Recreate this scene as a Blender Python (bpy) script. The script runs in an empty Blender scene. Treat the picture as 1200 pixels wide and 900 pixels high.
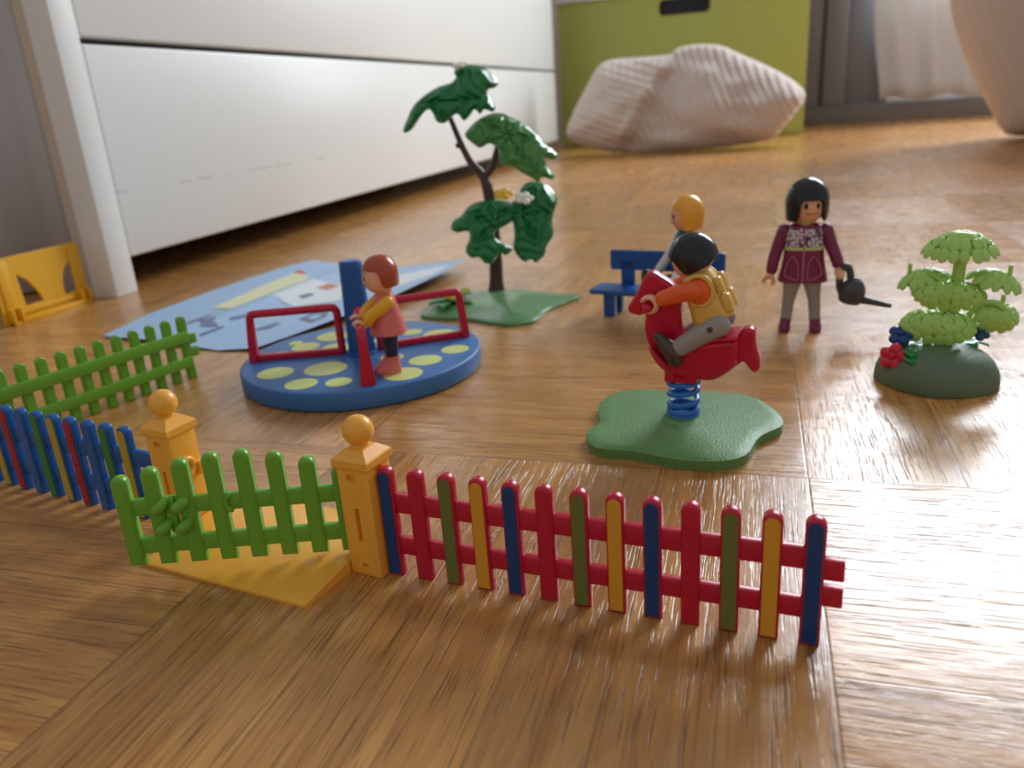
import bpy, bmesh, math, random
from mathutils import Vector, Matrix, noise
from mathutils.geometry import delaunay_2d_cdt

PI = math.pi
MM = 0.001
sc = bpy.context.scene
COL = sc.collection

# ------------------------------------------------------------------ camera
cd = bpy.data.cameras.new('camera')
cam = bpy.data.objects.new('camera', cd)
COL.objects.link(cam)
sc.camera = cam
pitch, roll, yaw, cam_h, f_px = 0.341225, -0.072812, 0.310469, 0.117867, 924.52
fw = Vector((-math.sin(yaw) * math.cos(pitch), math.cos(yaw) * math.cos(pitch), -math.sin(pitch)))
rt = Vector((math.cos(yaw), math.sin(yaw), 0))
up = rt.cross(fw)
rx = rt * math.cos(roll) + up * math.sin(roll)
uy = -rt * math.sin(roll) + up * math.cos(roll)
cam.matrix_world = Matrix(((rx.x, uy.x, -fw.x, 0), (rx.y, uy.y, -fw.y, 0), (rx.z, uy.z, -fw.z, cam_h), (0, 0, 0, 1)))
cd.sensor_width = 36
cd.lens = f_px / 1200 * 36
cd.clip_start = 0.01
cd.clip_end = 50
cd.dof.use_dof = True
cd.dof.focus_distance = 0.225
cd.dof.aperture_fstop = 16

# ------------------------------------------------------------------ light
sc.view_settings.view_transform = 'Standard'
sc.view_settings.look = 'None'
sc.view_settings.gamma = 1
sc.view_settings.use_curve_mapping = False
sc.view_settings.exposure = 0.0
w = bpy.data.worlds.new('world')
sc.world = w
w.use_nodes = True
wn = w.node_tree.nodes
wn['Background'].inputs[0].default_value = (0.96, 0.98, 1.0, 1)
wn['Background'].inputs[1].default_value = 0.40


def area(name, loc, target, sx, sy, power, col):
    l = bpy.data.lights.new(name, 'AREA')
    l.shape = 'RECTANGLE'
    l.size, l.size_y, l.energy, l.color = sx, sy, power, col
    o = bpy.data.objects.new(name, l)
    COL.objects.link(o)
    o.location = loc
    o.rotation_euler = (Vector(target) - Vector(loc)).to_track_quat('-Z', 'Y').to_euler()
    return o


# daylight through the balcony window behind the curtain, back right
area('window_daylight', (0.80, 2.485, 1.04), (0.80, 0, 1.04), 1.15, 1.45, 108, (0.84, 0.92, 1.0))

# ------------------------------------------------------------------ materials
_m = {}


def lin(c):
    return tuple(((v / 255) / 12.92 if v / 255 <= 0.04045 else ((v / 255 + 0.055) / 1.055) ** 2.4) for v in c) + (1,)


def mat(name, rgb, rough=0.35, bump=0.0, bscale=300, spec=0.5, var=0.0, sss=0.0, metal=0.0, coat=0.0):
    if name in _m:
        return _m[name]
    m = bpy.data.materials.new(name)
    m.use_nodes = True
    nt = m.node_tree
    b = nt.nodes['Principled BSDF']
    b.inputs['Base Color'].default_value = lin(rgb)
    b.inputs['Roughness'].default_value = rough
    b.inputs['Specular IOR Level'].default_value = spec
    b.inputs['Metallic'].default_value = metal
    if coat:
        b.inputs['Coat Weight'].default_value = coat
        b.inputs['Coat Roughness'].default_value = 0.12
    if sss:
        b.inputs['Subsurface Weight'].default_value = sss
        b.inputs['Subsurface Scale'].default_value = 0.002
        b.inputs['Subsurface Radius'].default_value = (1, 0.6, 0.3)
    tc = nt.nodes.new('ShaderNodeTexCoord')
    n = nt.nodes.new('ShaderNodeTexNoise')
    n.inputs['Scale'].default_value = bscale
    n.inputs['Detail'].default_value = 4
    nt.links.new(tc.outputs['Object'], n.inputs['Vector'])
    if var:
        mx = nt.nodes.new('ShaderNodeMix')
        mx.data_type = 'RGBA'
        mx.inputs[6].default_value = tuple(v * (1 - var) for v in lin(rgb)[:3]) + (1,)
        mx.inputs[7].default_value = tuple(min(1, v * (1 + var)) for v in lin(rgb)[:3]) + (1,)
        nt.links.new(n.outputs['Fac'], mx.inputs[0])
        nt.links.new(mx.outputs[2], b.inputs['Base Color'])
    # light wear: the gloss varies a little over the surface
    r = nt.nodes.new('ShaderNodeMapRange')
    r.inputs[3].default_value = rough * 0.85
    r.inputs[4].default_value = rough * 1.15
    nt.links.new(n.outputs['Fac'], r.inputs[0])
    nt.links.new(r.outputs[0], b.inputs['Roughness'])
    if bump:
        bp = nt.nodes.new('ShaderNodeBump')
        bp.inputs['Strength'].default_value = bump
        bp.inputs['Distance'].default_value = 0.0005
        nt.links.new(n.outputs['Fac'], bp.inputs['Height'])
        nt.links.new(bp.outputs[0], b.inputs['Normal'])
    _m[name] = m
    return m


RED = mat('red_plastic', (198, 18, 54), 0.28, sss=0.05)
GREEN = mat('green_plastic', (112, 172, 50), 0.3, sss=0.05)
YEL = mat('orange_yellow_plastic', (252, 180, 66), 0.33, 0.08, 1500, sss=0.15)
BLUE = mat('blue_plastic', (20, 88, 160), 0.33)
OLIVE = mat('olive_strip', (112, 116, 52), 0.4)
STRIPY = mat('yellow_strip', (226, 158, 44), 0.4)
STRIPB = mat('blue_strip', (8, 62, 118), 0.35)
STRIPR = mat('dark_red_strip', (170, 20, 40), 0.4)
STRIPG = mat('green_strip', (52, 125, 50), 0.4)
STRIPY2 = mat('mustard_strip', (188, 158, 50), 0.4)
BLUEF = mat('blue_fence_plastic', (20, 88, 158), 0.3)
DISC = mat('disc_blue', (60, 116, 178), 0.42, 0.3, 2500)
SPOT = mat('spot_yellow_green', (212, 222, 128), 0.45)
MOSS = mat('moss_green_plastic', (96, 144, 80), 0.42, 0.5, 1400, var=0.12)
MOSSD = mat('dark_moss_plastic', (98, 118, 90), 0.5, 0.6, 1200, var=0.1)
TREEG = mat('leaf_green', (26, 124, 66), 0.2, 0.3, 900, var=0.15)
TREEM = mat('leaf_mid_green', (78, 146, 72), 0.2, 0.3, 900, var=0.15)
BUSHG = mat('light_leaf_green', (176, 222, 112), 0.3, sss=0.1)
BARK = mat('bark_brown', (78, 56, 48), 0.4, 0.4, 900)
SKIN = mat('skin_plastic', (240, 178, 140), 0.35, sss=0.15)
PINK = mat('coral_pink_plastic', (228, 118, 112), 0.35)
SLEEVE = mat('yellow_sleeve_plastic', (240, 178, 36), 0.35)
NAVY = mat('navy_plastic', (32, 34, 74), 0.4)
HAIRR = mat('auburn_plastic', (176, 76, 44), 0.22)
HAIRB = mat('black_plastic', (20, 20, 22), 0.18)
HAIRY = mat('blond_plastic', (246, 172, 52), 0.25)
ORANGE = mat('orange_plastic', (236, 98, 34), 0.33)
VEST = mat('pale_yellow_plastic', (226, 184, 84), 0.33)
GREYP = mat('grey_plastic', (158, 152, 148), 0.4)
BROWN = mat('dark_brown_plastic', (76, 58, 48), 0.3)
MAROON = mat('maroon_plastic', (122, 26, 70), 0.33)
LIME = mat('lime_plastic', (176, 200, 92), 0.4)
WHITEP = mat('white_plastic', (236, 232, 222), 0.35)
TEAL = mat('teal_plastic', (30, 98, 98), 0.35)
TEALD = mat('dark_teal_plastic', (18, 60, 64), 0.35)
CANM = mat('can_dark_grey', (66, 68, 72), 0.28)
EYE = mat('eye_black', (18, 14, 14), 0.25)
MOUTH = mat('mouth_red', (170, 70, 55), 0.4)
FLY = mat('flower_yellow', (240, 190, 40), 0.35)
FLW = mat('flower_white', (240, 236, 220), 0.35)
FLB = mat('flower_blue', (22, 66, 130), 0.3)
FLR = mat('flower_red', (214, 36, 60), 0.33)
LEAFD = mat('low_leaf_green', (34, 136, 62), 0.3)
PINKL = mat('pocket_pink', (196, 120, 150), 0.4)


def knit(name, rgb):
    """ribbed fabric"""
    m = mat(name, rgb, 0.9, 0.2, 60, spec=0.15, var=0.08)
    nt = m.node_tree
    b = nt.nodes['Principled BSDF']
    tc = [n for n in nt.nodes if n.type == 'TEX_COORD'][0]
    wv = nt.nodes.new('ShaderNodeTexWave')
    wv.inputs['Scale'].default_value = 22
    wv.inputs['Distortion'].default_value = 1.6
    wv.inputs['Detail Scale'].default_value = 3
    mp = nt.nodes.new('ShaderNodeMapping')
    mp.inputs['Rotation'].default_value = (0, 0.45, 0.2)
    nt.links.new(tc.outputs['Object'], mp.inputs[0])
    nt.links.new(mp.outputs[0], wv.inputs['Vector'])
    bp = nt.nodes.new('ShaderNodeBump')
    bp.inputs['Strength'].default_value = 0.35
    bp.inputs['Distance'].default_value = 0.004
    nt.links.new(wv.outputs['Fac'], bp.inputs['Height'])
    nt.links.new(bp.outputs[0], b.inputs['Normal'])
    b.inputs['Sheen Weight'].default_value = 0.2
    return m


KNIT = knit('ribbed_cushion_fabric', (208, 192, 182))


def torso_pattern_mat():
    """maroon jacket: a checked grey and maroon chest band above a lime stripe"""
    m = mat('patterned_jacket', (128, 28, 74), 0.36)
    nt = m.node_tree
    L = nt.links
    b = nt.nodes['Principled BSDF']
    tc = [n for n in nt.nodes if n.type == 'TEX_COORD'][0]
    sp = nt.nodes.new('ShaderNodeSeparateXYZ')
    L.new(tc.outputs['Object'], sp.inputs[0])

    def band(lo, hi):
        a = nt.nodes.new('ShaderNodeMath'); a.operation = 'GREATER_THAN'; a.inputs[1].default_value = lo
        c = nt.nodes.new('ShaderNodeMath'); c.operation = 'LESS_THAN'; c.inputs[1].default_value = hi
        d = nt.nodes.new('ShaderNodeMath'); d.operation = 'MULTIPLY'
        L.new(sp.outputs[2], a.inputs[0]); L.new(sp.outputs[2], c.inputs[0])
        L.new(a.outputs[0], d.inputs[0]); L.new(c.outputs[0], d.inputs[1])
        return d.outputs[0]
    vor = nt.nodes.new('ShaderNodeTexVoronoi')
    vor.distance = 'CHEBYCHEV'
    vor.inputs['Scale'].default_value = 560
    vor.inputs['Randomness'].default_value = 0.5
    L.new(tc.outputs['Object'], vor.inputs['Vector'])
    gt = nt.nodes.new('ShaderNodeMath'); gt.operation = 'GREATER_THAN'; gt.inputs[1].default_value = 0.40
    L.new(vor.outputs['Distance'], gt.inputs[0])
    mx = nt.nodes.new('ShaderNodeMix'); mx.data_type = 'RGBA'
    mx.inputs[6].default_value = lin((214, 200, 204)); mx.inputs[7].default_value = lin((92, 40, 70))
    L.new(gt.outputs[0], mx.inputs[0])
    m1 = nt.nodes.new('ShaderNodeMix'); m1.data_type = 'RGBA'
    m1.inputs[6].default_value = lin((128, 28, 74))
    L.new(band(0.0425, 0.0515), m1.inputs[0]); L.new(mx.outputs[2], m1.inputs[7])
    m2 = nt.nodes.new('ShaderNodeMix'); m2.data_type = 'RGBA'
    m2.inputs[7].default_value = lin((196, 208, 128))
    L.new(band(0.0410, 0.0425), m2.inputs[0]); L.new(m1.outputs[2], m2.inputs[6])
    L.new(m2.outputs[2], b.inputs['Base Color'])
    return m


JACKET = torso_pattern_mat()


def floor_mat():
    m = bpy.data.materials.new('oak_basketweave_parquet')
    m.use_nodes = True
    nt = m.node_tree
    L = nt.links
    b = nt.nodes['Principled BSDF']

    def M(op, a, c=None, d=None):
        n = nt.nodes.new('ShaderNodeMath')
        n.operation = op
        for i, v in enumerate((a, c, d)):
            if v is None:
                continue
            if isinstance(v, (int, float)):
                n.inputs[i].default_value = v
            else:
                L.new(v, n.inputs[i])
        return n.outputs[0]

    def comb(x, y, z=0.0):
        n = nt.nodes.new('ShaderNodeCombineXYZ')
        for i, v in enumerate((x, y, z)):
            if isinstance(v, (int, float)):
                n.inputs[i].default_value = v
            else:
                L.new(v, n.inputs[i])
        return n.outputs[0]

    def mixf(f, a, c):
        return M('ADD', M('MULTIPLY', f, c), M('MULTIPLY', M('SUBTRACT', 1.0, f), a))

    def mixc(f, a, c, mode='MIX'):
        n = nt.nodes.new('ShaderNodeMix')
        n.data_type = 'RGBA'
        n.blend_type = mode
        for i, v in ((0, f), (6, a), (7, c)):
            if isinstance(v, (int, float, tuple)):
                n.inputs[i].default_value = v
            else:
                L.new(v, n.inputs[i])
        return n.outputs[2]

    def rng(v, a, c, lo=0.0, hi=1.0):
        n = nt.nodes.new('ShaderNodeMapRange')
        L.new(v, n.inputs[0])
        for i, k in enumerate((a, c, lo, hi)):
            n.inputs[i + 1].default_value = k
        return n.outputs[0]
    geo = nt.nodes.new('ShaderNodeNewGeometry')
    sep = nt.nodes.new('ShaderNodeSeparateXYZ')
    L.new(geo.outputs['Position'], sep.inputs[0])
    S = 0.1605
    sx = M('DIVIDE', M('SUBTRACT', sep.outputs[0], 0.0187), S)
    sy = M('DIVIDE', M('SUBTRACT', sep.outputs[1], 0.2405), 0.1640)
    ix, iy = M('FLOOR', sx), M('FLOOR', sy)
    fx, fy = M('FRACT', sx), M('FRACT', sy)
    par = M('MULTIPLY', M('FRACT', M('MULTIPLY', M('ADD', ix, iy), 0.5)), 2.0)  # 0: strips along Y, 1: along X
    par = M('ROUND', par)
    ac = mixf(par, fx, fy)
    al = mixf(par, fy, fx)
    pk = M('FLOOR', M('MULTIPLY', ac, 7.0))
    pf = M('FRACT', M('MULTIPLY', ac, 7.0))
    wn_ = nt.nodes.new('ShaderNodeTexWhiteNoise')
    L.new(comb(ix, iy, pk), wn_.inputs['Vector'])
    h = wn_.outputs['Value']
    wb = nt.nodes.new('ShaderNodeTexWhiteNoise')
    L.new(comb(ix, iy, 91.0), wb.inputs['Vector'])
    hb = wb.outputs['Value']
    off = M('MULTIPLY', h, 37.0)
    # coordinates along and across the strip, in metres
    va = M('MULTIPLY', ac, S)
    vl = M('MULTIPLY', al, S)

    def nz(ka, kl, scale, detail, dist=0.0, rough=0.55):
        n = nt.nodes.new('ShaderNodeTexNoise')
        n.inputs['Scale'].default_value = scale
        n.inputs['Detail'].default_value = detail
        n.inputs['Roughness'].default_value = rough
        n.inputs['Distortion'].default_value = dist
        L.new(comb(M('MULTIPLY', va, ka), M('MULTIPLY', vl, kl), off), n.inputs['Vector'])
        return n.outputs['Fac']
    broad = nz(1.0, 0.12, 130, 3, 0.6)
    grain = nz(1.0, 0.022, 1050, 4, 0.2, 0.7)
    pores = nz(1.0, 0.03, 1700, 2, 0.1)
    porem = rng(pores, 0.57, 0.67)
    base = mixc(rng(broad, 0.3, 0.72), lin((218, 160, 90)), lin((184, 124, 62)))
    base = mixc(rng(grain, 0.44, 0.70, 0.0, 0.5), base, lin((126, 78, 36)))
    base = mixc(M('MULTIPLY', porem, 0.55), base, lin((74, 42, 18)))
    tone = M('ADD', M('ADD', 0.78, M('MULTIPLY', h, 0.24)), M('MULTIPLY', hb, 0.2))
    mul = nt.nodes.new('ShaderNodeVectorMath')
    mul.operation = 'SCALE'
    L.new(base, mul.inputs[0])
    L.new(tone, mul.inputs['Scale'])
    # seams
    e1 = M('MINIMUM', pf, M('SUBTRACT', 1.0, pf))
    s1 = rng(e1, 0.006, 0.022, 1.0, 0.0)
    e2 = M('MINIMUM', al, M('SUBTRACT', 1.0, al))
    s2 = rng(e2, 0.001, 0.004, 1.0, 0.0)
    seam = M('MAXIMUM', M('MULTIPLY', s1, 0.55), s2)
    colr = mixc(M('MULTIPLY', seam, 0.7), mul.outputs[0], lin((92, 58, 32)))
    L.new(colr, b.inputs['Base Color'])
    ro = nt.nodes.new('ShaderNodeTexNoise')
    ro.inputs['Scale'].default_value = 60
    ro.inputs['Detail'].default_value = 5
    L.new(geo.outputs['Position'], ro.inputs['Vector'])
    L.new(rng(ro.outputs['Fac'], 0.3, 0.7, 0.20, 0.32), b.inputs['Roughness'])
    b.inputs['Specular IOR Level'].default_value = 0.42
    b.inputs['Coat Weight'].default_value = 0.36
    b.inputs['Coat Roughness'].default_value = 0.22
    hgt = M('SUBTRACT', M('MULTIPLY', grain, 0.35), M('ADD', M('MULTIPLY', porem, 0.55), M('MULTIPLY', seam, 0.3)))
    rip = nt.nodes.new('ShaderNodeTexNoise')
    rip.inputs['Scale'].default_value = 110
    rip.inputs['Detail'].default_value = 3
    L.new(geo.outputs['Position'], rip.inputs['Vector'])
    hgt = M('ADD', hgt, M('MULTIPLY', rip.outputs['Fac'], 1.2))
    bp = nt.nodes.new('ShaderNodeBump')
    bp.inputs['Strength'].default_value = 0.5
    bp.inputs['Distance'].default_value = 0.00025
    L.new(hgt, bp.inputs['Height'])
    L.new(bp.outputs[0], b.inputs['Normal'])
    L.new(bp.outputs[0], b.inputs['Coat Normal'])
    return m


# ------------------------------------------------------------------ object helpers
def tag(o, label=None, cat=None, group=None, kind=None):
    if label: o['label'] = label
    if cat: o['category'] = cat
    if group: o['group'] = group
    if kind: o['kind'] = kind
    return o


def root(name, label, cat, loc=(0, 0, 0), rz=0.0, group=None):
    o = bpy.data.objects.new(name, None)
    COL.objects.link(o)
    o.empty_display_size = 0.01
    o.location = loc
    o.rotation_euler = (0, 0, rz)
    return tag(o, label, cat, group)


def link(name, me, mats, parent=None, smooth=True):
    if not isinstance(mats, (list, tuple)):
        mats = [mats]
    for m_ in mats:
        me.materials.append(m_)
    o = bpy.data.objects.new(name, me)
    COL.objects.link(o)
    if smooth:
        me.polygons.foreach_set('use_smooth', [True] * len(me.polygons))
        if hasattr(me, 'set_sharp_from_angle'):
            me.set_sharp_from_angle(angle=math.radians(42))
    if parent:
        o.parent = parent
    return o


class B:
    """a bmesh in millimetres"""
    def __init__(s):
        s.bm = bmesh.new()
        s.mi = 0

    def face(s, vs):
        try:
            f = s.bm.faces.new(vs)
            f.material_index = s.mi
        except ValueError:
            pass

    def box(s, x0, x1, y0, y1, z0, z1, bev=0.0, seg=2, M_=None):
        vs = [s.bm.verts.new((x, y, z)) for x in (x0, x1) for y in (y0, y1) for z in (z0, z1)]
        fs = []
        for q in ((0, 1, 3, 2), (4, 6, 7, 5), (0, 4, 5, 1), (2, 3, 7, 6), (0, 2, 6, 4), (1, 5, 7, 3)):
            f = s.bm.faces.new([vs[i] for i in q]); f.material_index = s.mi; fs.append(f)
        out = vs
        if bev:
            es = list({e for f in fs for e in f.edges})
            r = bmesh.ops.bevel(s.bm, geom=es, offset=bev, segments=seg, affect='EDGES', profile=0.5)
            out = list({v for f in r['faces'] for v in f.verts} | {v for v in vs if v.is_valid})
        if M_ is not None:
            bmesh.ops.transform(s.bm, matrix=M_, verts=out)
        return s

    def rings(s, rings, cap0=True, cap1=True, closed=False):
        R = [[s.bm.verts.new(p) for p in r] for r in rings]
        n = len(R[0])
        pairs = list(zip(R, R[1:])) + ([(R[-1], R[0])] if closed else [])
        for a, b_ in pairs:
            for i in range(n):
                s.face([a[i], a[(i + 1) % n], b_[(i + 1) % n], b_[i]])
        if not closed:
            if cap0: s.face(R[0][::-1])
            if cap1: s.face(R[-1])
        return s

    def tube(s, pts, rad, seg=12, closed=False, flat=None, roundends=True):
        pts = [Vector(p) for p in pts]
        n = len(pts)
        if not isinstance(rad, (list, tuple)):
            rad = [rad] * n
        rad = [r if isinstance(r, tuple) else (r, r) for r in rad]
        if roundends and not closed:
            # hemispherical ends
            d0 = (pts[0] - pts[1]).normalized(); d1 = (pts[-1] - pts[-2]).normalized()
            k = [0.35, 0.7, 0.92, 1.0]
            m0, m1 = min(rad[0]), min(rad[-1])
            sq = lambda r, q: tuple(x * math.sqrt(max(0, 1 - q * q)) + 1e-3 for x in r)
            pre = [(pts[0] + d0 * m0 * q, sq(rad[0], q)) for q in reversed(k)]
            post = [(pts[-1] + d1 * m1 * q, sq(rad[-1], q)) for q in k]
            pts = [p for p, _ in pre] + pts + [p for p, _ in post]
            rad = [r for _, r in pre] + rad + [r for _, r in post]
            n = len(pts)
        T = []
        for i in range(n):
            if closed:
                t = pts[(i + 1) % n] - pts[i - 1]
            else:
                t = pts[min(i + 1, n - 1)] - pts[max(i - 1, 0)]
            T.append(t.normalized())
        if flat is not None:
            N = Vector(flat)
        else:
            N = T[0].orthogonal()
        rs = []
        for i in range(n):
            N = (N - T[i] * N.dot(T[i]))
            N = N.normalized() if N.length > 1e-6 else T[i].orthogonal().normalized()
            Bn = T[i].cross(N)
            ra, rb = rad[i]
            rs.append([pts[i] + N * ra * math.cos(2 * PI * k / seg) + Bn * rb * math.sin(2 * PI * k / seg) for k in range(seg)])
        return s.rings(rs, closed=closed)

    def loft(s, secs, seg=24, ex=2.0):
        """secs: (cx, cy, z, half width, half depth[, exponent]) stacked in z"""
        rs = []
        for q in secs:
            cx, cy, z, a, b_ = q[:5]
            e = q[5] if len(q) > 5 else ex
            r = []
            for k in range(seg):
                t = 2 * PI * k / seg
                c_, s_ = math.cos(t), math.sin(t)
                r.append((cx + a * abs(c_) ** (2 / e) * (1 if c_ > 0 else -1), cy + b_ * abs(s_) ** (2 / e) * (1 if s_ > 0 else -1), z))
            rs.append(r)
        return s.rings(rs)

    def ell(s, c, r, rot=None, seg=20, rg=12, ex=2.0):
        c = Vector(c)
        rs = []
        for i in range(1, rg):
            ph = PI * i / rg
            row = []
            for k in range(seg):
                t = 2 * PI * k / seg
                p = Vector((r[0] * math.sin(ph) * math.cos(t), r[1] * math.sin(ph) * math.sin(t), -r[2] * math.cos(ph)))
                if rot is not None: p = rot @ p
                row.append(c + p)
            rs.append(row)
        R = [[s.bm.verts.new(p) for p in row] for row in rs]
        b0 = Vector((0, 0, -r[2])); b1 = Vector((0, 0, r[2]))
        if rot is not None: b0, b1 = rot @ b0, rot @ b1
        v0 = s.bm.verts.new(c + b0); v1 = s.bm.verts.new(c + b1)
        for a, b_ in zip(R, R[1:]):
            for k in range(seg):
                s.face([a[k], a[(k + 1) % seg], b_[(k + 1) % seg], b_[k]])
        for k in range(seg):
            s.face([v0, R[0][(k + 1) % seg], R[0][k]])
            s.face([v1, R[-1][k], R[-1][(k + 1) % seg]])
        return s

    def lathe(s, prof, c=(0, 0, 0), seg=32):
        """profile (r, z) from bottom to top, capped flat"""
        rs = [[(c[0] + r * math.cos(2 * PI * k / seg), c[1] + r * math.sin(2 * PI * k / seg), c[2] + z) for k in range(seg)] for r, z in prof]
        return s.rings(rs)

    def xf(s, M_):
        bmesh.ops.transform(s.bm, matrix=M_, verts=s.bm.verts)
        return s

    def add_mesh(s, me, M_=None):
        """add a mesh that is already in mm"""
        k = len(s.bm.verts)
        nf = len(s.bm.faces)
        s.bm.from_mesh(me)
        s.bm.verts.ensure_lookup_table(); s.bm.faces.ensure_lookup_table()
        for i in range(nf, len(s.bm.faces)):
            s.bm.faces[i].material_index = s.mi
        if M_ is not None:
            bmesh.ops.transform(s.bm, matrix=M_, verts=s.bm.verts[k:])
        bpy.data.meshes.remove(me)
        return s

    def done(s, name, mats, parent=None, smooth=True, scale=MM):
        bmesh.ops.recalc_face_normals(s.bm, faces=s.bm.faces)
        me = bpy.data.meshes.new(name)
        s.bm.to_mesh(me)
        s.bm.free()
        me.transform(Matrix.Scale(scale, 4))
        return link(name, me, mats, parent, smooth)


def extruded(outlines, thick, bev=0.5, res=2):
    """flat outline(s) in XY, given thickness in Z about 0, rounded edges; returns a mesh in mm"""
    cu = bpy.data.curves.new('tmp', 'CURVE')
    cu.dimensions = '2D'
    cu.fill_mode = 'BOTH'
    for pts in outlines:
        sp = cu.splines.new('POLY')
        sp.points.add(len(pts) - 1)
        for i, p in enumerate(pts):
            sp.points[i].co = (p[0], p[1], 0, 1)
        sp.use_cyclic_u = True
    cu.extrude = thick / 2 - bev
    cu.bevel_depth = bev
    cu.bevel_resolution = res
    cu.offset = -bev
    o = bpy.data.objects.new('tmp', cu)
    me = bpy.data.meshes.new_from_object(o)
    bpy.data.objects.remove(o)
    bpy.data.curves.remove(cu)
    return me


UP = Matrix(((1, 0, 0, 0), (0, 0, -1, 0), (0, 1, 0, 0), (0, 0, 0, 1)))   # XY outline -> XZ (upright), thickness along Y


def T(x, y, z):
    return Matrix.Translation((x, y, z))


def ss(x, a, b_):
    t = max(0, min(1, (x - a) / (b_ - a)))
    return t * t * (3 - 2 * t)


def smooth_poly(pts, n=4, tension=0.5):
    """closed Catmull-Rom"""
    out = []
    m = len(pts)
    for i in range(m):
        p0, p1, p2, p3 = (Vector(pts[(i + k) % m][:2]) for k in (-1, 0, 1, 2))
        for j in range(n):
            t = j / n
            a = p1 * 2 + (p2 - p0) * t + (p0 * 2 - p1 * 5 + p2 * 4 - p3) * t * t + (p1 * 3 - p0 - p2 * 3 + p3) * t ** 3
            out.append((a.x / 2, a.y / 2))
    return out


def spline(pts, n=6):
    pts = [Vector(p) for p in pts]
    out = []
    for i in range(len(pts) - 1):
        p0 = pts[max(i - 1, 0)]; p1 = pts[i]; p2 = pts[i + 1]; p3 = pts[min(i + 2, len(pts) - 1)]
        for j in range(n):
            t = j / n
            out.append((p1 * 2 + (p2 - p0) * t + (p0 * 2 - p1 * 5 + p2 * 4 - p3) * t * t + (p1 * 3 - p0 - p2 * 3 + p3) * t ** 3) / 2)
    out.append(pts[-1])
    return out


def inflate(b, outline, g, fn, sm=3):
    """solid from an outline (u, v): fn(u, v, d) -> (front point, back point), d = distance to the edge"""
    pts = smooth_poly(outline, sm) if sm > 1 else [tuple(p) for p in outline]
    n = len(pts)

    def dist(x, y):
        best = 1e9; inside = False
        for i in range(n):
            x0, y0 = pts[i]; x1, y1 = pts[(i + 1) % n]
            dx, dy = x1 - x0, y1 - y0
            t = max(0, min(1, ((x - x0) * dx + (y - y0) * dy) / (dx * dx + dy * dy + 1e-12)))
            q = (x - x0 - t * dx) ** 2 + (y - y0 - t * dy) ** 2
            if q < best: best = q
            if (y0 > y) != (y1 > y) and x < (x1 - x0) * (y - y0) / (y1 - y0) + x0:
                inside = not inside
        return math.sqrt(best), inside
    xs = [p[0] for p in pts]; ys = [p[1] for p in pts]
    P = [Vector(p) for p in pts]
    D = [0.0] * n
    y = min(ys); row = 0
    while y < max(ys):
        x = min(xs) + (g / 2 if row % 2 else 0)
        while x < max(xs):
            d, ins = dist(x, y)
            if ins and d > g * 0.4:
                P.append(Vector((x, y))); D.append(d)
            x += g
        y += g * 0.87; row += 1
    r = delaunay_2d_cdt(P, [(i, (i + 1) % n) for i in range(n)], [], 1, 1e-5)
    vs, fs, orig = r[0], r[2], r[3]
    F = []; K = []
    for i, v in enumerate(vs):
        d = D[orig[i][0]] if orig[i] else 0.0
        f_, k_ = fn(v.x, v.y, d)
        a = b.bm.verts.new(f_)
        F.append(a)
        K.append(a if d < 1e-6 else b.bm.verts.new(k_))
    for f in fs:
        b.face([F[i] for i in f])
        if len({K[i] for i in f}) == len(f) and any(K[i] is not F[i] for i in f):
            b.face([K[i] for i in reversed(f)])
    return b


def boolean_cut(o, cutters):
    for i, cb in enumerate(cutters):
        c_ = cb.done('cut', [], None, False)
        md = o.modifiers.new('b', 'BOOLEAN'); md.operation = 'DIFFERENCE'; md.object = c_; md.solver = 'EXACT'
    par, loc = o.parent, None
    o.parent = None
    bpy.context.view_layer.update()
    dg = bpy.context.evaluated_depsgraph_get()
    me = bpy.data.meshes.new_from_object(o.evaluated_get(dg))
    cs = [m_.object for m_ in o.modifiers]
    o.modifiers.clear()
    old = o.data
    o.data = me
    bpy.data.meshes.remove(old)
    for c_ in cs:
        bpy.data.objects.remove(c_)
    o.parent = par
    me.polygons.foreach_set('use_smooth', [True] * len(me.polygons))
    me.set_sharp_from_angle(angle=math.radians(35))
    return o


# ================================================================== SETTING
bm = B(); bm.box(-2500, 3000, -1500, 2600, -30, 0)
tag(bm.done('floor', floor_mat(), smooth=False), kind='structure', label='oak basketweave parquet floor of square blocks')
WALL = mat('wall_paint', (214, 208, 198), 0.8, 0.2, 80)
WH = mat('white_lacquer', (234, 235, 231), 0.35, 0.03, 40)
bm = B(); bm.box(-2500, 200, 2500, 2545, 0, 2500); bm.box(1650, 3000, 2500, 2545, 0, 2500); bm.box(200, 1650, 2500, 2545, 2150, 2500)
bm.box(200, 1650, 2500, 2545, 0, 60)
tag(bm.done('wall_back', WALL, smooth=False), kind='structure')
bm = B(); bm.box(-2560, -2500, -1500, 2545, 0, 2500)
tag(bm.done('wall_left', WALL, smooth=False), kind='structure')
GREYM = mat('grey_frame_paint', (118, 118, 122), 0.45)
GREYD = mat('grey_skirting_paint', (112, 108, 106), 0.5)
bm = B(); bm.box(100, 1900, 2452, 2500, 0, 50, 3)
tag(bm.done('baseboard_back', GREYD), kind='structure', label='grey skirting board under the white curtain')
bm = B()
bm.box(100, 160, 2462, 2500, 50, 900, 4); bm.box(164, 222, 2448, 2500, 50, 900, 4); bm.box(226, 330, 2468, 2500, 50, 900, 3)
tag(bm.done('trim_1', GREYM), kind='structure', label='grey upright window trim right of the green drawer')

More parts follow.
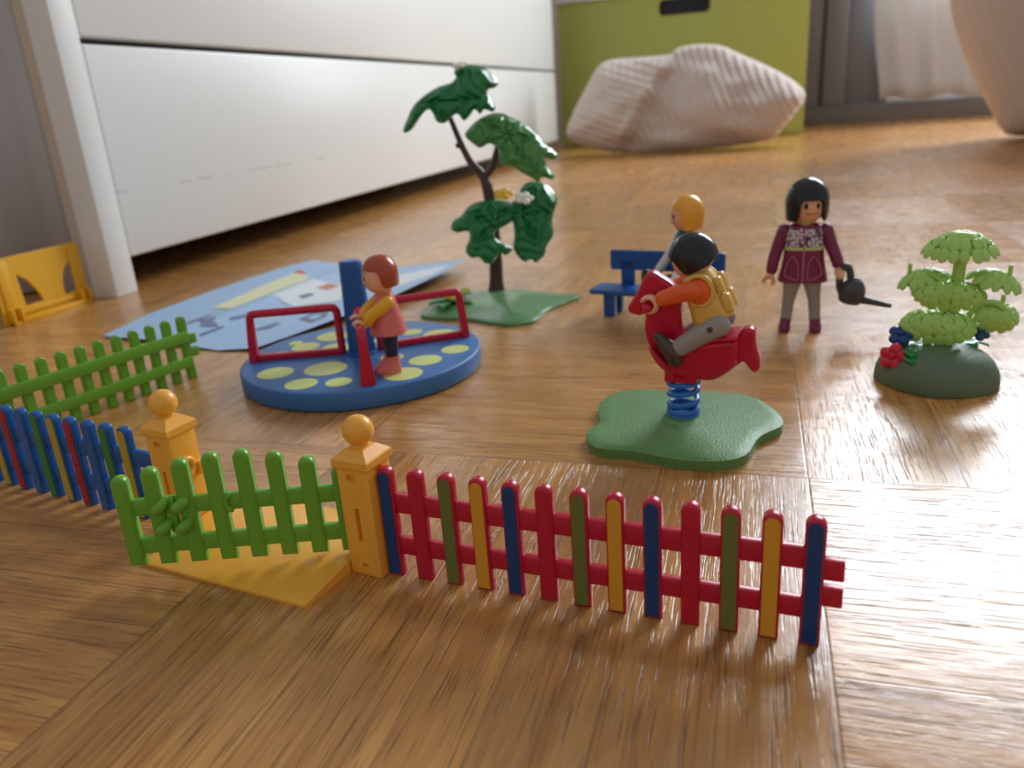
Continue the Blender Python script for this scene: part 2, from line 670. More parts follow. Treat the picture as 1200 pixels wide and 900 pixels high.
# white curtain hanging in front of the window
bm = B()
rows = []
for i in range(81):
    u = i / 80
    x = 305 + u * 420
    row = []
    for j in range(25):
        z = 58 + 6 * math.sin(u * 21) + j / 24 * 840
        y = 2415 + 13 * math.sin(u * 34 + 0.8 * math.sin(z * 0.006)) * (0.6 + 0.4 * j / 24) + 7 * math.sin(u * 11 + z * 0.012)
        row.append((x - 0.12 * (z - 60) * (1 - u) + 3 * math.sin(z * 0.02), y, z))
    rows.append(row)
R = [[bm.bm.verts.new(p) for p in r] for r in rows]
for a, c_ in zip(R, R[1:]):
    for j in range(24):
        bm.face([a[j], c_[j], c_[j + 1], a[j + 1]])
CURT = mat('white_curtain_fabric', (212, 213, 218), 0.85, 0.2, 500, spec=0.1)
cb_ = CURT.node_tree.nodes['Principled BSDF']
nt = CURT.node_tree
tr = nt.nodes.new('ShaderNodeBsdfTranslucent'); tr.inputs[0].default_value = lin((226, 222, 216))
mixs = nt.nodes.new('ShaderNodeMixShader'); mixs.inputs[0].default_value = 0.22
nt.links.new(cb_.outputs[0], mixs.inputs[1]); nt.links.new(tr.outputs[0], mixs.inputs[2])
nt.links.new(mixs.outputs[0], nt.nodes['Material Output'].inputs[0])
o = bm.done('curtain', CURT)
md = o.modifiers.new('s', 'SOLIDIFY'); md.thickness = 0.0015
tag(o, 'white fabric curtain hanging over the grey skirting board', 'curtain')

# grey curtain left of the drawer unit
bm = B()
rows = []
for i in range(91):
    u = i / 90
    x = -1100 + u * 604
    rows.append([(x - 0, 488 + 8 * math.sin(u * 62) + 3 * math.sin(u * 91), z) for z in (2, 150, 300, 450, 600)])
R = [[bm.bm.verts.new(p) for p in r] for r in rows]
for a, c_ in zip(R, R[1:]):
    for j in range(4):
        bm.face([a[j], c_[j], c_[j + 1], a[j + 1]])
o = bm.done('grey_curtain', mat('grey_curtain_fabric', (196, 196, 200), 0.85, 0.3, 300, spec=0.1))
md = o.modifiers.new('s', 'SOLIDIFY'); md.thickness = 0.0015
tag(o, 'grey fabric curtain in folds beside the white drawer unit', 'curtain')

# ------------------------------------------------------------------ white drawer unit
r_ = root('drawer_unit', 'long white drawer unit on a square leg along the left', 'drawer unit', (-0.4589, 0.4732, 0))
bm = B(); bm.box(-21.5, 0, 0, 22.3, 0, 420, 1.0); bm.done('leg', WH, r_)
bm = B(); bm.box(-90, -66, 1458, 1480, 0, 420, 1.0); bm.done('leg', WH, r_)
bm = B(); bm.box(-33, -22, 3, 30, 0, 420, 0.6); bm.done('side_panel', mat('cream_panel', (206, 194, 176), 0.5), r_)
DARK = mat('dark_carcass', (60, 58, 56), 0.7)
bm = B(); bm.box(-440, -21, 30, 1456, 40, 420); bm.done('carcass', mat('grey_white_carcass', (120, 118, 114), 0.7), r_)
bm = B(); bm.box(-452, -440, 32, 1456, 0, 420); bm.done('back_panel', WH, r_)


def scuffed():
    m = mat('scuffed_white_lacquer', (234, 235, 231), 0.33, 0.02, 40)
    nt = m.node_tree
    L = nt.links
    b = nt.nodes['Principled BSDF']
    tc = nt.nodes.new('ShaderNodeTexCoord')
    sp = nt.nodes.new('ShaderNodeSeparateXYZ')
    L.new(tc.outputs['Object'], sp.inputs[0])
    # a dashed row of thin grey scratches along the drawer, 95 mm up
    mp = nt.nodes.new('ShaderNodeMapping'); mp.inputs['Scale'].default_value = (1, 34, 3)
    L.new(tc.outputs['Object'], mp.inputs[0])
    n = nt.nodes.new('ShaderNodeTexNoise'); n.inputs['Scale'].default_value = 1.4
    L.new(mp.outputs[0], n.inputs['Vector'])
    a = nt.nodes.new('ShaderNodeMath'); a.operation = 'GREATER_THAN'; a.inputs[1].default_value = 0.535
    L.new(n.outputs['Fac'], a.inputs[0])
    z = nt.nodes.new('ShaderNodeMath'); z.operation = 'COMPARE'; z.inputs[1].default_value = 0.0752; z.inputs[2].default_value = 0.0005
    L.new(sp.outputs[2], z.inputs[0])
    y = nt.nodes.new('ShaderNodeMath'); y.operation = 'LESS_THAN'; y.inputs[1].default_value = 0.40
    L.new(sp.outputs[1], y.inputs[0])
    p = nt.nodes.new('ShaderNodeMath'); p.operation = 'MULTIPLY'
    q = nt.nodes.new('ShaderNodeMath'); q.operation = 'MULTIPLY'
    L.new(a.outputs[0], p.inputs[0]); L.new(z.outputs[0], p.inputs[1])
    L.new(p.outputs[0], q.inputs[0]); L.new(y.outputs[0], q.inputs[1])
    s = nt.nodes.new('ShaderNodeMath'); s.operation = 'MULTIPLY'; s.inputs[1].default_value = 0.40
    L.new(q.outputs[0], s.inputs[0])
    mx = nt.nodes.new('ShaderNodeMix'); mx.data_type = 'RGBA'
    mx.inputs[6].default_value = lin((234, 235, 231)); mx.inputs[7].default_value = lin((120, 112, 104))
    L.new(s.outputs[0], mx.inputs[0])
    L.new(mx.outputs[2], b.inputs['Base Color'])
    return m


SCUF = scuffed()
bm = B(); bm.box(-19, -0.5, 23.3, 1458, 26.5, 178.3, 1.8, 3); o = bm.done('drawer', SCUF, r_); o['label'] = 'lower white drawer front with scuff marks'
bm = B(); bm.box(-19, -0.5, 23.3, 1458, 183.0, 420, 1.8, 3); bm.done('drawer', WH, r_)

# ------------------------------------------------------------------ green storage drawer with grip hole
GRB = mat('green_drawer_paint', (176, 187, 92), 0.42, 0.05, 60)
r_ = root('storage_drawer', 'large lime green storage drawer front with a dark grip hole', 'storage drawer', (-0.1925, 2.12, 0))
W = 297


def rrect(x0, x1, y0, y1, r, n=5):
    out = []
    for cx, cy, a0 in ((x1 - r, y0 + r, -90), (x1 - r, y1 - r, 0), (x0 + r, y1 - r, 90), (x0 + r, y0 + r, 180)):
        for k in range(n + 1):
            a = math.radians(a0 + 90 * k / n)
            out.append((cx + r * math.cos(a), cy + r * math.sin(a)))
    return out


bm = B(); bm.add_mesh(extruded([rrect(-W, W, 2, 339, 4), rrect(-47, 74, 291, 327, 12)], 18, 1.0), T(0, 9, 0) @ UP)
bm.done('front_panel', GRB, r_)
bm = B(); bm.box(-55, 82, 18.5, 24, 284, 334); bm.done('grip_lining', mat('grip_black', (26, 30, 40), 0.6), r_)
bm = B(); bm.box(-W + 8, W - 8, 25, 150, 2, 334); bm.done('drawer_body', mat('green_body', (130, 150, 44), 0.6), r_)
bm = B(); bm.box(-302, 320, 2112, 2270, 340, 365, 1.5)
o = bm.done('shelf_board', WH)
o.data.transform(T(-0.1925, 0, 0))
tag(o, 'white board resting on top of the green storage drawer', 'board')

# ------------------------------------------------------------------ cushions
CU = [(-390.5, 45.0), (-384.5, 77.7), (-355.9, 132.4), (-332.9, 172.1), (-315.4, 186.2), (-286.0, 190.3), (-236.5, 189.1), (-179.8, 190.8), (-163.8, 200.9), (-124.4, 204.8), (-77.8, 198.9), (-46.7, 183.6), (-0.5, 160.5), (45.5, 135.0), (76.4, 111.6), (88.5, 90.2), (74.9, 64.9), (49.9, 36.0), (25, 14.1), (-42.4, 6.0), (-122.7, 2.2), (-205.7, 2), (-290.9, 6.5), (-360.4, 22.5)]


def cush_fn(u, v, d):
    k = min(1, d / 95)
    t = 130 * math.sqrt(max(0, 1 - (1 - k) ** 2))
    # creases run diagonally from the folded upper edge
    cr = 6 * math.sin((u * 0.035 + v * 0.05) + 1.5 * math.sin(v * 0.03)) + 5 * noise.noise((u * 0.02, v * 0.03, 1.0)) * 2
    fl = u + 175 + (190 - v) * 0.55                # the corner is tucked under along this line
    fold = -26 * ss(fl, -6, 26) * (1 - ss(fl, 26, 150)) + 6 * math.exp(-((fl + 8) / 9) ** 2)
    w_ = ss(fl, -10, 10)
    ph = 2.0 * noise.noise((u * 0.01, v * 0.012, 5.0))
    rib = 2.0 * ((1 - w_) * math.sin((v * 0.95 + u * 0.3) * 0.45 + ph) + w_ * math.sin((u * 0.9 + v * 0.42) * 0.45 + ph))
    amp = min(1, d / 40)
    y0 = (v - 100) * 0.35
    f = -t * 0.55 - (cr + fold) * amp - rib * min(1, d / 12)
    if v < 40:
        f *= 0.75 + 0.25 * v / 40
    return (u, y0 + f, v), (u, y0 + t * 0.45, v)


bm = B(); inflate(bm, CU, 4.0, cush_fn, 4)
o = bm.done('cushion', KNIT)
o.location = (-0.001, 1.755, 0)
tag(o, 'crumpled pale pink ribbed cushion lying against the green drawer', 'cushion', )


def cush2_fn(u, v, d):
    k = min(1, d / 120)
    t = 190 * math.sqrt(max(0, 1 - (1 - k) ** 2))
    rib = 1.4 * math.sin(u * 0.6 + 1.5 * noise.noise((u * 0.01, v * 0.01, 3.0))) * min(1, d / 12)
    return (u, -t * 0.5 - rib, v), (u, t * 0.5, v)


C2 = [(285, 450), (284, 360), (294, 280), (303, 228), (319, 175), (352, 105), (385, 48), (404, 18), (432, 4), (560, 2), (740, 3), (800, 60), (815, 200), (795, 400), (700, 520), (450, 530), (330, 500)]
bm = B(); inflate(bm, C2, 7.0, cush2_fn, 4)
o = bm.done('cushion', KNIT)
o.location = (0, 1.62, 0)
tag(o, 'tall pale ribbed cushion standing in front of the white curtain', 'cushion')

# ------------------------------------------------------------------ yellow toy frame beside the drawer leg
r_ = root('toy_wall_frame', 'yellow plastic toy frame with two arched openings leaning by the white leg', 'toy part', (-0.4777, 0.3915, 0), PI / 2)
FY = mat('deep_yellow_plastic', (232, 172, 28), 0.4)
hl = [(19, 9.8), (34, 10), (32.5, 15), (29, 21), (24.5, 27), (17.5, 32)]
hr = [(65, 10.3), (53.5, 9.5), (53, 15), (54.5, 22), (58, 28.5), (64, 33.2)]
bm = B(); bm.add_mesh(extruded([rrect(0, 73.5, 0, 44.3, 1.3), hl, hr], 2.2, 0.3), UP); bm.done('panel', FY, r_)
bm = B(); bm.box(3, 72, -5.4, -1, 0, 1.9, 0.4); bm.box(12, 66, -5.8, -4.4, 0, 3.6, 0.4); bm.box(12, 66, -2.1, -1, 4.8, 8, 0.4); bm.done('sill', FY, r_)
for x in (7.4, 67.5):
    bm = B(); bm.box(x - 4.4, x - 2.5, -6, -1, 0, 10.5, 0.4); bm.box(x + 2.5, x + 4.4, -6, -1, 0, 10.5, 0.4); bm.box(x - 4.4, x + 4.4, -2, -0.6, 9, 42, 0.4); bm.done('corner_clip', FY, r_)

# ------------------------------------------------------------------ leaflet
LO = [(-86.6, -95.7), (-95.8, -41.3), (-94.0, 25.8), (-86.0, 102.7), (-75.6, 137.1), (-38.0, 120.6), (29.4, 100.7), (84.6, 96.9), (83.5, 44.0), (73.5, -12.8), (57.7, -63.1), (46.5, -92.4), (36.2, -116.2), (13.4, -118.4), (-40.7, -107.0)]


def leaf_z(u, v):
    z = 0.6
    # the right edge curls off the floor, and a soft fold crosses the sheet
    z += 7.5 * max(0, min(1, (u - 16) / 70)) ** 1.6
    z += 2.0 * math.exp(-((u + 25 - v * 0.1) / 12) ** 2)
    return z


PAPER = mat('light_blue_print', (160, 192, 226), 0.45, 0.05, 100, var=0.06)
pm = [PAPER, mat('pale_yellow_print', (228, 226, 184), 0.5), mat('white_print', (226, 232, 236), 0.5), mat('red_print', (206, 70, 80), 0.5),
      mat('slate_print', (104, 116, 150), 0.5), mat('orange_print', (206, 130, 96), 0.5)]
bm = B(); inflate(bm, LO, 6.0, lambda u, v, d: ((u, v, leaf_z(u, v) + 0.12), (u, v, leaf_z(u, v) - 0.12)), 1)
PR = [(1, [(-351.9, 441.7), (-355.7, 500.0), (-355.8, 555.4), (-331.1, 538.8), (-326.8, 519.1), (-331.2, 479.3), (-331.0, 436.0)]),
      (3, [(-357.3, 555.5), (-357.3, 565.7), (-345.0, 555.0), (-345.1, 545.2)]),
      (2, [(-324.9, 469.6), (-321.4, 526.9), (-287.1, 509.6), (-263.8, 460.7), (-290.5, 447.1)]),
      (2, [(-254.5, 536.3), (-218.5, 552.2), (-218.5, 518.8), (-233.3, 488.7)]),
      (5, [(-304.3, 499.3), (-301.8, 514.1), (-289.2, 507.5), (-291.5, 493.1)]),
      (4, [(-337.6, 407.3), (-327.1, 413.2), (-312.5, 394.7), (-322.5, 390.7)]),
      (4, [(-268.8, 415.1), (-266.5, 430.8), (-256.1, 431.1), (-249.8, 415.6), (-252.8, 402.9)]),
      (4, [(-343.1, 404.8), (-339.5, 424.9), (-336.6, 420.8), (-337.9, 399.6)]),
      (4, [(-314.8, 379.0), (-311.7, 398.4), (-308.5, 395.6), (-310.8, 375.1)]),
      (4, [(-317.6, 413.4), (-309.2, 429.8), (-306.1, 425.8), (-313.2, 408.9)]),
      (4, [(-286.4, 388.6), (-280.1, 407.0), (-275.6, 407.2), (-276.4, 394.1)]),
      (4, [(-304.3, 474.4), (-299.6, 484.1), (-294.2, 479.2), (-296.5, 467.8)])]
for k, (mi, q) in enumerate(PR):
    bm.mi = mi
    q = [(a + 295, b - 470) for a, b in q]
    cx = sum(p[0] for p in q) / len(q); cy = sum(p[1] for p in q) / len(q)
    z_ = 0.04 + 0.02 * k
    if k == 6:      # open ring like a letter
        inn = [(cx + (p[0] - cx) * 0.5, cy + (p[1] - cy) * 0.5) for p in q]
        for i in range(len(q)):
            j = (i + 1) % len(q)
            bm.face([bm.bm.verts.new((p[0], p[1], leaf_z(*p) + 0.14 + z_)) for p in (q[i], q[j], inn[j], inn[i])])
        continue
    inflate(bm, q, 5.0, lambda u, v, d: ((u, v, leaf_z(u, v) + 0.14 + z_), (u, v, leaf_z(u, v) + 0.13)), 1)
o = bm.done('leaflet', pm, smooth=False)
o.location = (-0.295, 0.470, 0)
tag(o, 'light blue printed leaflet lying open behind the merry-go-round', 'leaflet')


# ================================================================== FENCES
def slat_mesh(w, h, d, bev=0.7):
    r = w / 2
    out = [(-r, 0), (r, 0)] + [(r * math.cos(math.radians(a)), h - r + r * math.sin(math.radians(a))) for a in range(0, 181, 18)]
    return extruded([out], d, bev, 2)


def fence(name, label, p0, p1, n, body, colours, strips, h=31.8, w=4.4, d=3.0, flip=False, stubs=1, ext=1.0):
    """n slats from p0 to p1 (metres); colours[i] None or index into strips; strips on the camera side"""
    a, c_ = Vector((p0[0], p0[1], 0)), Vector((p1[0], p1[1], 0))
    L_ = (c_ - a).length * 1000
    ang = math.atan2(c_.y - a.y, c_.x - a.x)
    r_ = root(name, label, 'toy fence', (a.x, a.y, 0), ang)
    sp = L_ / (n - 1)
    ro = -1.7 if flip else 0.35
    for z0, z1 in ((6.4, 11.4), (18.8, 24.2)):
        bm = B(); bm.box(-1.0, L_ + ext, ro - 1.15, ro + 1.15, z0, z1, 0.45)
        bm.done('rail', body, r_)
    me = slat_mesh(w, h, d)
    first = None
    for i in range(n):
        if first is None:
            bm = B(); bm.add_mesh(me, UP)
            s = bm.done('slat', body, r_); first = s
        else:
            s = first.copy(); COL.objects.link(s); s.parent = r_
        s.location = (i * sp * MM, 0, 0)
        if colours and colours[i] is not None:
            ww = w / 2 - 0.55
            out = [(-ww, 0.8), (ww, 0.8)] + [(ww * math.cos(math.radians(q)), h - w / 2 - 0.4 + ww * math.sin(math.radians(q))) for q in range(0, 181, 20)]
            bm = B(); bm.add_mesh(extruded([out], 0.5, 0.12, 1), T(0, -d / 2 - 0.05, 0) @ UP)
            k = bm.done('colour_strip', strips[colours[i]][0], s)
            k['label'] = strips[colours[i]][1]
    if stubs:
        x0, x1 = (L_ + 0.5, L_ + 6.2) if stubs == 1 else (-6.2, -0.5)
        bm = B()
        bm.box(x0, x1, -1.1, 1.1, 10.4, 15.2, 0.4); bm.box(x0, x1, -1.1, 1.1, 17.0, 22.0, 0.4)
        bm.done('connector', body, r_)
    return r_


SR = [(STRIPB, 'dark blue strip'), (OLIVE, 'olive strip'), (STRIPY, 'ochre yellow strip')]
fence('picket_fence', 'red toy picket fence with blue, olive and ochre strips right of the gate', (-0.0896, 0.1666), (0.0146, 0.1576), 13, RED,
      [0, None, 1, 2, 0, None, 1, 2, 0, None, 1, 2, 0], SR)
SB = [(STRIPR, 'dark red strip'), (STRIPG, 'green strip'), (STRIPY2, 'mustard yellow strip')]
fence('picket_fence', 'blue toy picket fence with red, green and mustard strips left of the gate', (-0.2812, 0.1992), (-0.18587, 0.18133), 12, BLUEF,
      [0, None, 1, 2, 0, None, 1, 2, 0, None, 1, 2], SB, stubs=0, ext=11.5)
fence('picket_fence', 'plain green toy picket fence standing behind the blue one', (-0.2935, 0.2110), (-0.2660, 0.3094), 13, GREEN, None, None, h=31.6, flip=True)

# ------------------------------------------------------------------ gateway
ga = math.radians(-10.0)
NP, FP = Vector((-0.0968, 0.1683, 0)), Vector((-0.1674, 0.1801, 0))
Mg = (NP + FP) / 2
ax = (NP - FP).normalized()
ga = math.atan2(ax.y, ax.x)
half = (NP - FP).length * 500
r_ = root('gateway', 'orange yellow toy gateway with two ball topped posts and a swung open green gate', 'toy gate', Mg, ga)
# ramped base plate: high in the middle line between the posts, sloping to thin edges front and back
bm = B()
hs = half - 5.4
sec = [(-23.0, 0.8, 29.4), (-22.0, 1.2, 29.8), (-5.0, 3.6, hs), (5.0, 3.6, hs), (21.0, 1.2, 27), (22.0, 0.8, 26.6)]
top = [[bm.bm.verts.new((s * x, y, z)) for s in (-1, 1)] for y, z, x in sec]
bot = [[bm.bm.verts.new((s * x, y, 0)) for s in (-1, 1)] for y, z, x in sec]
for i in range(len(sec) - 1):
    bm.face([top[i][0], top[i][1], top[i + 1][1], top[i + 1][0]])
    bm.face([bot[i][0], bot[i + 1][0], bot[i + 1][1], bot[i][1]])
    for k in (0, 1):
        bm.face([top[i][k], top[i + 1][k], bot[i + 1][k], bot[i][k]])
bm.face([top[0][0], top[0][1], bot[0][1], bot[0][0]])
bm.face([top[-1][0], top[-1][1], bot[-1][1], bot[-1][0]])
bmesh.ops.bevel(bm.bm, geom=[e for e in bm.bm.edges if len(e.link_faces) == 2 and e.calc_face_angle(0) > 0.9], offset=0.35, segments=2, affect='EDGES')
bm.done('base_plate', YEL, r_)
for s in (1, -1):
    px = s * half
    bm = B(); bm.box(px - 5.0, px + 5.0, -5.0, 5.0, 0, 33.4, 0.45)
    post = bm.done('post', YEL, r_)
    cuts = []
    # slots in the front face and in the outer face
    c1 = B(); c1.box(px - 2.0, px + 1.0, -6.5, -3.9, 28.4, 30.2); cuts.append(c1)
    c1 = B(); c1.box(px - 0.9, px + 0.5, -6.5, -3.3, 10.6, 20.4); cuts.append(c1)
    c1 = B(); c1.box(px - 1.0, px + 1.2, -6.5, -3.9, 2.6, 4.0); cuts.append(c1)
    c1 = B(); c1.box(px + s * 5.0 - 1.2, px + s * 5.0 + 1.2, -1.6, 1.4, 29.4, 31.4); cuts.append(c1)
    c1 = B(); c1.box(px - s * 5.0 - 1.5, px - s * 5.0 + 1.5, -2.2, 0.4, 18.5, 21.5); cuts.append(c1)
    boolean_cut(post, cuts)
    bm = B()
    bm.rings([[(px + a * k, b_ * k, z) for a, b_ in ((-1, -1), (1, -1), (1, 1), (-1, 1))] for k, z in
              ((5.0, 31.8), (5.5, 32.0), (5.7, 32.4), (5.7, 34.2), (5.4, 34.6), (2.9, 36.6), (2.3, 36.8))])
    bm.done('cap', YEL, post, smooth=False)
    bm = B(); bm.lathe([(2.5, 36.0), (2.5, 37.0), (2.0, 38.0)], (px, 0, 0), 24)
    bm.ell((px, 0, 40.9), (4.15, 4.15, 4.15), None, 32, 20)
    bm.done('ball', YEL, post)
# ring and peg where the gate latches on the far post
bm = B()
bm.tube([(-half + 5.4, -1 + 2.5 * math.cos(t * PI / 8), 21.0 + 2.5 * math.sin(t * PI / 8)) for t in range(16)], 1.0, 10, closed=True)
bm.box(-half + 4.6, -half + 7.0, 2.3, 4.2, 17.0, 21.5, 0.4)
bm.done('latch_ring', YEL, r_)

# the gate leaf: pivots on the near post, swung out towards the front
Minv = (T(*Mg) @ Matrix.Rotation(ga, 4, 'Z')).inverted()
e0 = Minv @ Vector((-0.1600, 0.1506, 0)); e1 = Minv @ Vector((-0.1042, 0.1686, 0))
leaf = bpy.data.objects.new('gate_leaf', None); COL.objects.link(leaf); leaf.parent = r_
leaf.location = (e0.x, e0.y, 0.0048)
leaf.rotation_euler = (0, 0, math.atan2(e1.y - e0.y, e1.x - e0.x))
leaf['label'] = 'green picket gate leaf'
LL = (e1 - e0).length * 1000
sp = LL / 7
tops = [27.0, 28.9, 30.8, 32.0, 32.2, 30.9, 28.7, 25.6]
for i in range(8):
    bm = B(); bm.add_mesh(slat_mesh(4.5, tops[i], 3.4, 1.0), T(i * sp, 0, 0) @ UP); bm.done('slat', GREEN, leaf)
for z0, z1 in ((3.4, 8.2), (15.0, 19.8)):
    bm = B(); bm.box(-0.5, LL + 0.8, -1.0, 1.3, z0, z1, 0.5); bm.done('rail', GREEN, leaf)
bm = B()
bm.box(1.5 * sp - 1.2, 1.5 * sp + 1.2, -1.8, 0.6, 9.8, 20.4, 0.5)
for x in (sp + 1.5, 2 * sp - 1.6):
    for z in (11.6, 17.8):
        bm.tube(spline([(x - 1.8, -1.0, z - 1.3), (x - 0.7, -2.9, z - 0.4), (x + 0.7, -2.9, z + 0.7), (x + 1.7, -1.2, z + 1.7)], 4), [1.3 + 0.3 * math.sin(PI * k / 12) for k in range(13)], 10)
bm.done('latch', GREEN, leaf)
bm = B()
bm.tube([(3.45 * sp + 0.2 + 1.8 * math.cos(a), -1.3, 17.4 + 2.4 * math.sin(a)) for a in [PI * (0.62 + 0.76 * k / 10) for k in range(11)]], 0.75, 8)
bm.done('catch', GREEN, leaf)
bm = B(); bm.tube([(LL + 0.4, 0.2, 1), (LL + 0.4, 0.2, 25)], 1.3, 12); bm.done('hinge_pin', GREEN, leaf)


# ================================================================== FIGURES
def frame_rot(axis_z_to):
    return Vector((0, 0, 1)).rotation_difference(Vector(axis_z_to)).to_matrix()


def hair_mesh(b, c, R, low, rot, thick=1.4, seg=56, rings=16, flare=0.0):
    """shell: c centre, R radii, low(a) = lower edge height over the centre for azimuth a (0 = front)"""
    c = Vector(c)
    outer = []; inner = []
    for k in range(seg):
        a = 2 * PI * k / seg
        zl = low(a if a <= PI else a - 2 * PI)
        col_o = []; col_i = []
        # arc length parameter: from the pole down to zl
        ph_end = math.acos(max(-0.999, min(0.999, zl / R[2]))) if zl > 0 else PI / 2
        drop = max(0, -zl)
        tot = ph_end * R[2] + drop
        for j in range(1, rings + 1):
            s = tot * j / rings
            if s <= ph_end * R[2]:
                ph = s / R[2]
                rr, zz = math.sin(ph), R[2] * math.cos(ph)
            else:
                dd = s - ph_end * R[2]
                rr, zz = 1.0 + flare * dd / 10 - 0.10 * (dd / 9) ** 2, -dd
            for lst, t_ in ((col_o, 0), (col_i, thick)):
                x = (R[0] - t_) * rr * math.sin(a); y = -(R[1] - t_) * rr * math.cos(a)
                z = zz - (t_ if zz > 0 else 0) * max(0, zz / R[2])
                lst.append(c + rot @ Vector((x, y, z)))
        # round the lower rim
        outer.append(col_o); inner.append(col_i)
    O = [[b.bm.verts.new(p) for p in col] for col in outer]
    I = [[b.bm.verts.new(p) for p in col] for col in inner]
    M2 = [b.bm.verts.new((outer[k][-1] + inner[k][-1]) / 2 + rot @ Vector((0, 0, -0.45))) for k in range(seg)]
    vo = b.bm.verts.new(c + rot @ Vector((0, 0, R[2]))); vi = b.bm.verts.new(c + rot @ Vector((0, 0, R[2] - thick)))
    for k in range(seg):
        n = (k + 1) % seg
        b.face([vo, O[k][0], O[n][0]]); b.face([vi, I[n][0], I[k][0]])
        for j in range(rings - 1):
            b.face([O[k][j], O[k][j + 1], O[n][j + 1], O[n][j]])
            b.face([I[k][j], I[n][j], I[n][j + 1], I[k][j + 1]])
        b.face([O[k][-1], M2[k], M2[n], O[n][-1]])
        b.face([I[k][-1], I[n][-1], M2[n], M2[k]])
    return b


def head(parent, c, R, rot, hair_mat, hair_R, low, hair_off=(0, 0.6, 0.8), flare=0.0, hair_label=None, blush=False):
    bm = B()
    c = Vector(c)
    secs = []
    # a rounded can: flatter sides, softly rounded chin and crown
    rs = []
    n = 28
    for i in range(1, 16):
        ph = PI * i / 16
        zz = -math.cos(ph); rr = math.sin(ph) ** 0.8
        rs.append([c + rot @ Vector((R[0] * rr * math.sin(2 * PI * k / n), -R[1] * rr * math.cos(2 * PI * k / n), R[2] * zz)) for k in range(n)])
    bm.rings(rs)
    h = bm.done('head', SKIN, parent)
    for s in (-1, 1):
        bm = B()
        a = math.radians(21) * s
        q = rot @ Matrix.Rotation(a, 3, 'Z')
        bm.ell(c + q @ Vector((0, -R[1] * 0.975, 0.3)), (R[0] * 0.13, 0.35, R[2] * 0.17), q, 14, 8)
        bm.done('eye', EYE, h)
        bm = B()
        bm.tube([c + rot @ Matrix.Rotation(a + math.radians(d), 3, 'Z') @ Vector((0, -R[1] * 0.985, R[2] * (0.36 + 0.05 * math.cos(math.radians(d * 9))))) for d in (-9, -4.5, 0, 4.5, 9)], 0.2, 6)
        bm.done('eyebrow', hair_mat, h)
    bm = B()
    pts = []
    for d in range(-22, 23, 4):
        z = -R[2] * (0.42 - 0.10 * (d / 22) ** 2)
        rr = math.sin(math.acos(-z / R[2])) ** 0.8
        pts.append(c + rot @ Matrix.Rotation(math.radians(d), 3, 'Z') @ Vector((0, -R[1] * rr * 0.99, z)))
    bm.tube(pts, 0.28, 8)
    bm.done('mouth', MOUTH, h)
    bm = B()
    hair_mesh(bm, c + rot @ Vector(hair_off), hair_R, low, rot, flare=flare)
    o = bm.done('hair', hair_mat, parent)
    if hair_label: o['label'] = hair_label
    return h


def hand(parent, wrist, d, g, r=2.5, name='hand', gap=50):
    """a gripping toy hand: wrist peg along d, a C-shaped palm and fingers opening around axis g"""
    wrist, d, g = Vector(wrist), Vector(d).normalized(), Vector(g)
    g = (g - d * g.dot(d)).normalized()
    e = g.cross(d)
    c = wrist + d * (r + 1.4)
    bm = B()
    bm.tube([wrist - d * 1.6, wrist + d * 0.9], [1.7, 1.9], 14)
    pts = [c + (d * math.cos(t) + e * math.sin(t)) * r for t in [math.radians(gap + (360 - 2 * gap) * k / 20) for k in range(21)]]
    rad = [(1.4 + 1.0 * math.sin(PI * k / 20), 0.75 + 0.35 * math.sin(PI * k / 20)) for k in range(21)]
    bm.tube(pts, rad, 12, flat=g, roundends=False)
    return bm.done(name, SKIN, parent), c


def limb(parent, name, pts, rad, m, seg=16):
    bm = B(); bm.tube(spline(pts, 5), rad if not isinstance(rad, (list, tuple)) else [rad[0] + (rad[1] - rad[0]) * i / (5 * (len(pts) - 1)) for i in range(5 * (len(pts) - 1) + 1)], seg)
    return bm.done(name, m, parent)


ID = Matrix.Identity(3)

# ---- standing woman with the watering can
r_ = root('toy_woman', 'toy woman with black bobbed hair and maroon patterned jacket standing upright', 'toy figure', (0.0235, 0.4100, 0), math.radians(-3))
hr_ = Matrix.Rotation(math.radians(17), 3, 'Z')
head(r_, (0.5, -0.5, 62), (8.0, 7.9, 8.4), hr_, HAIRB, (10.1, 9.9, 10.8),
     lambda a: 1.2 - 10.0 * ss(abs(a), 0.50, 0.74), (0, 0.7, 2.2), 0.05)
bm = B(); bm.tube([(0, 0, 50), (0, 0, 56)], [4.6, 4.0], 20, roundends=False); bm.done('collar', LIME, r_)
bm = B()
bm.loft([(0, 0, 25.0, 11.2, 6.6, 2.6), (0, 0, 25.5, 11.8, 7.0, 2.6), (0, 0, 30, 10.8, 6.5, 2.6), (0, 0, 36, 9.6, 6.0, 2.6), (0, 0, 44, 9.0, 5.6, 2.6), (0, 0, 49, 8.8, 5.3, 2.5), (0, 0, 52, 7.8, 4.9, 2.3), (0, 0, 53.6, 5.2, 4.0, 2.1)], 36)
tj = bm.done('jacket', JACKET, r_)
for s in (-1, 1):
    bm = B()
    q = [(s * 2.2, -6.9, 27), (s * 2.4, -6.6, 34), (s * 4.6, -6.5, 38.2), (s * 7.2, -5.9, 35), (s * 8.4, -5.9, 29.5), (s * 5.0, -6.9, 27.4)]
    bm.tube(spline(q + [q[0]], 4)[:-1], 0.22, 6, closed=True)
    bm.done('pocket_outline', PINKL, tj)
bm = B(); bm.tube([(0, -7.2, 26), (0, -6.6, 32), (0, -6.1, 38), (0, -5.8, 46), (0, -5.3, 51)], 0.35, 8); bm.done('zip', PINKL, tj)
limb(r_, 'arm', [(-9.6, 0, 50), (-11.6, -0.6, 44), (-13.6, -1.6, 37), (-14.6, -2.6, 31)], (3.3, 2.7), MAROON)
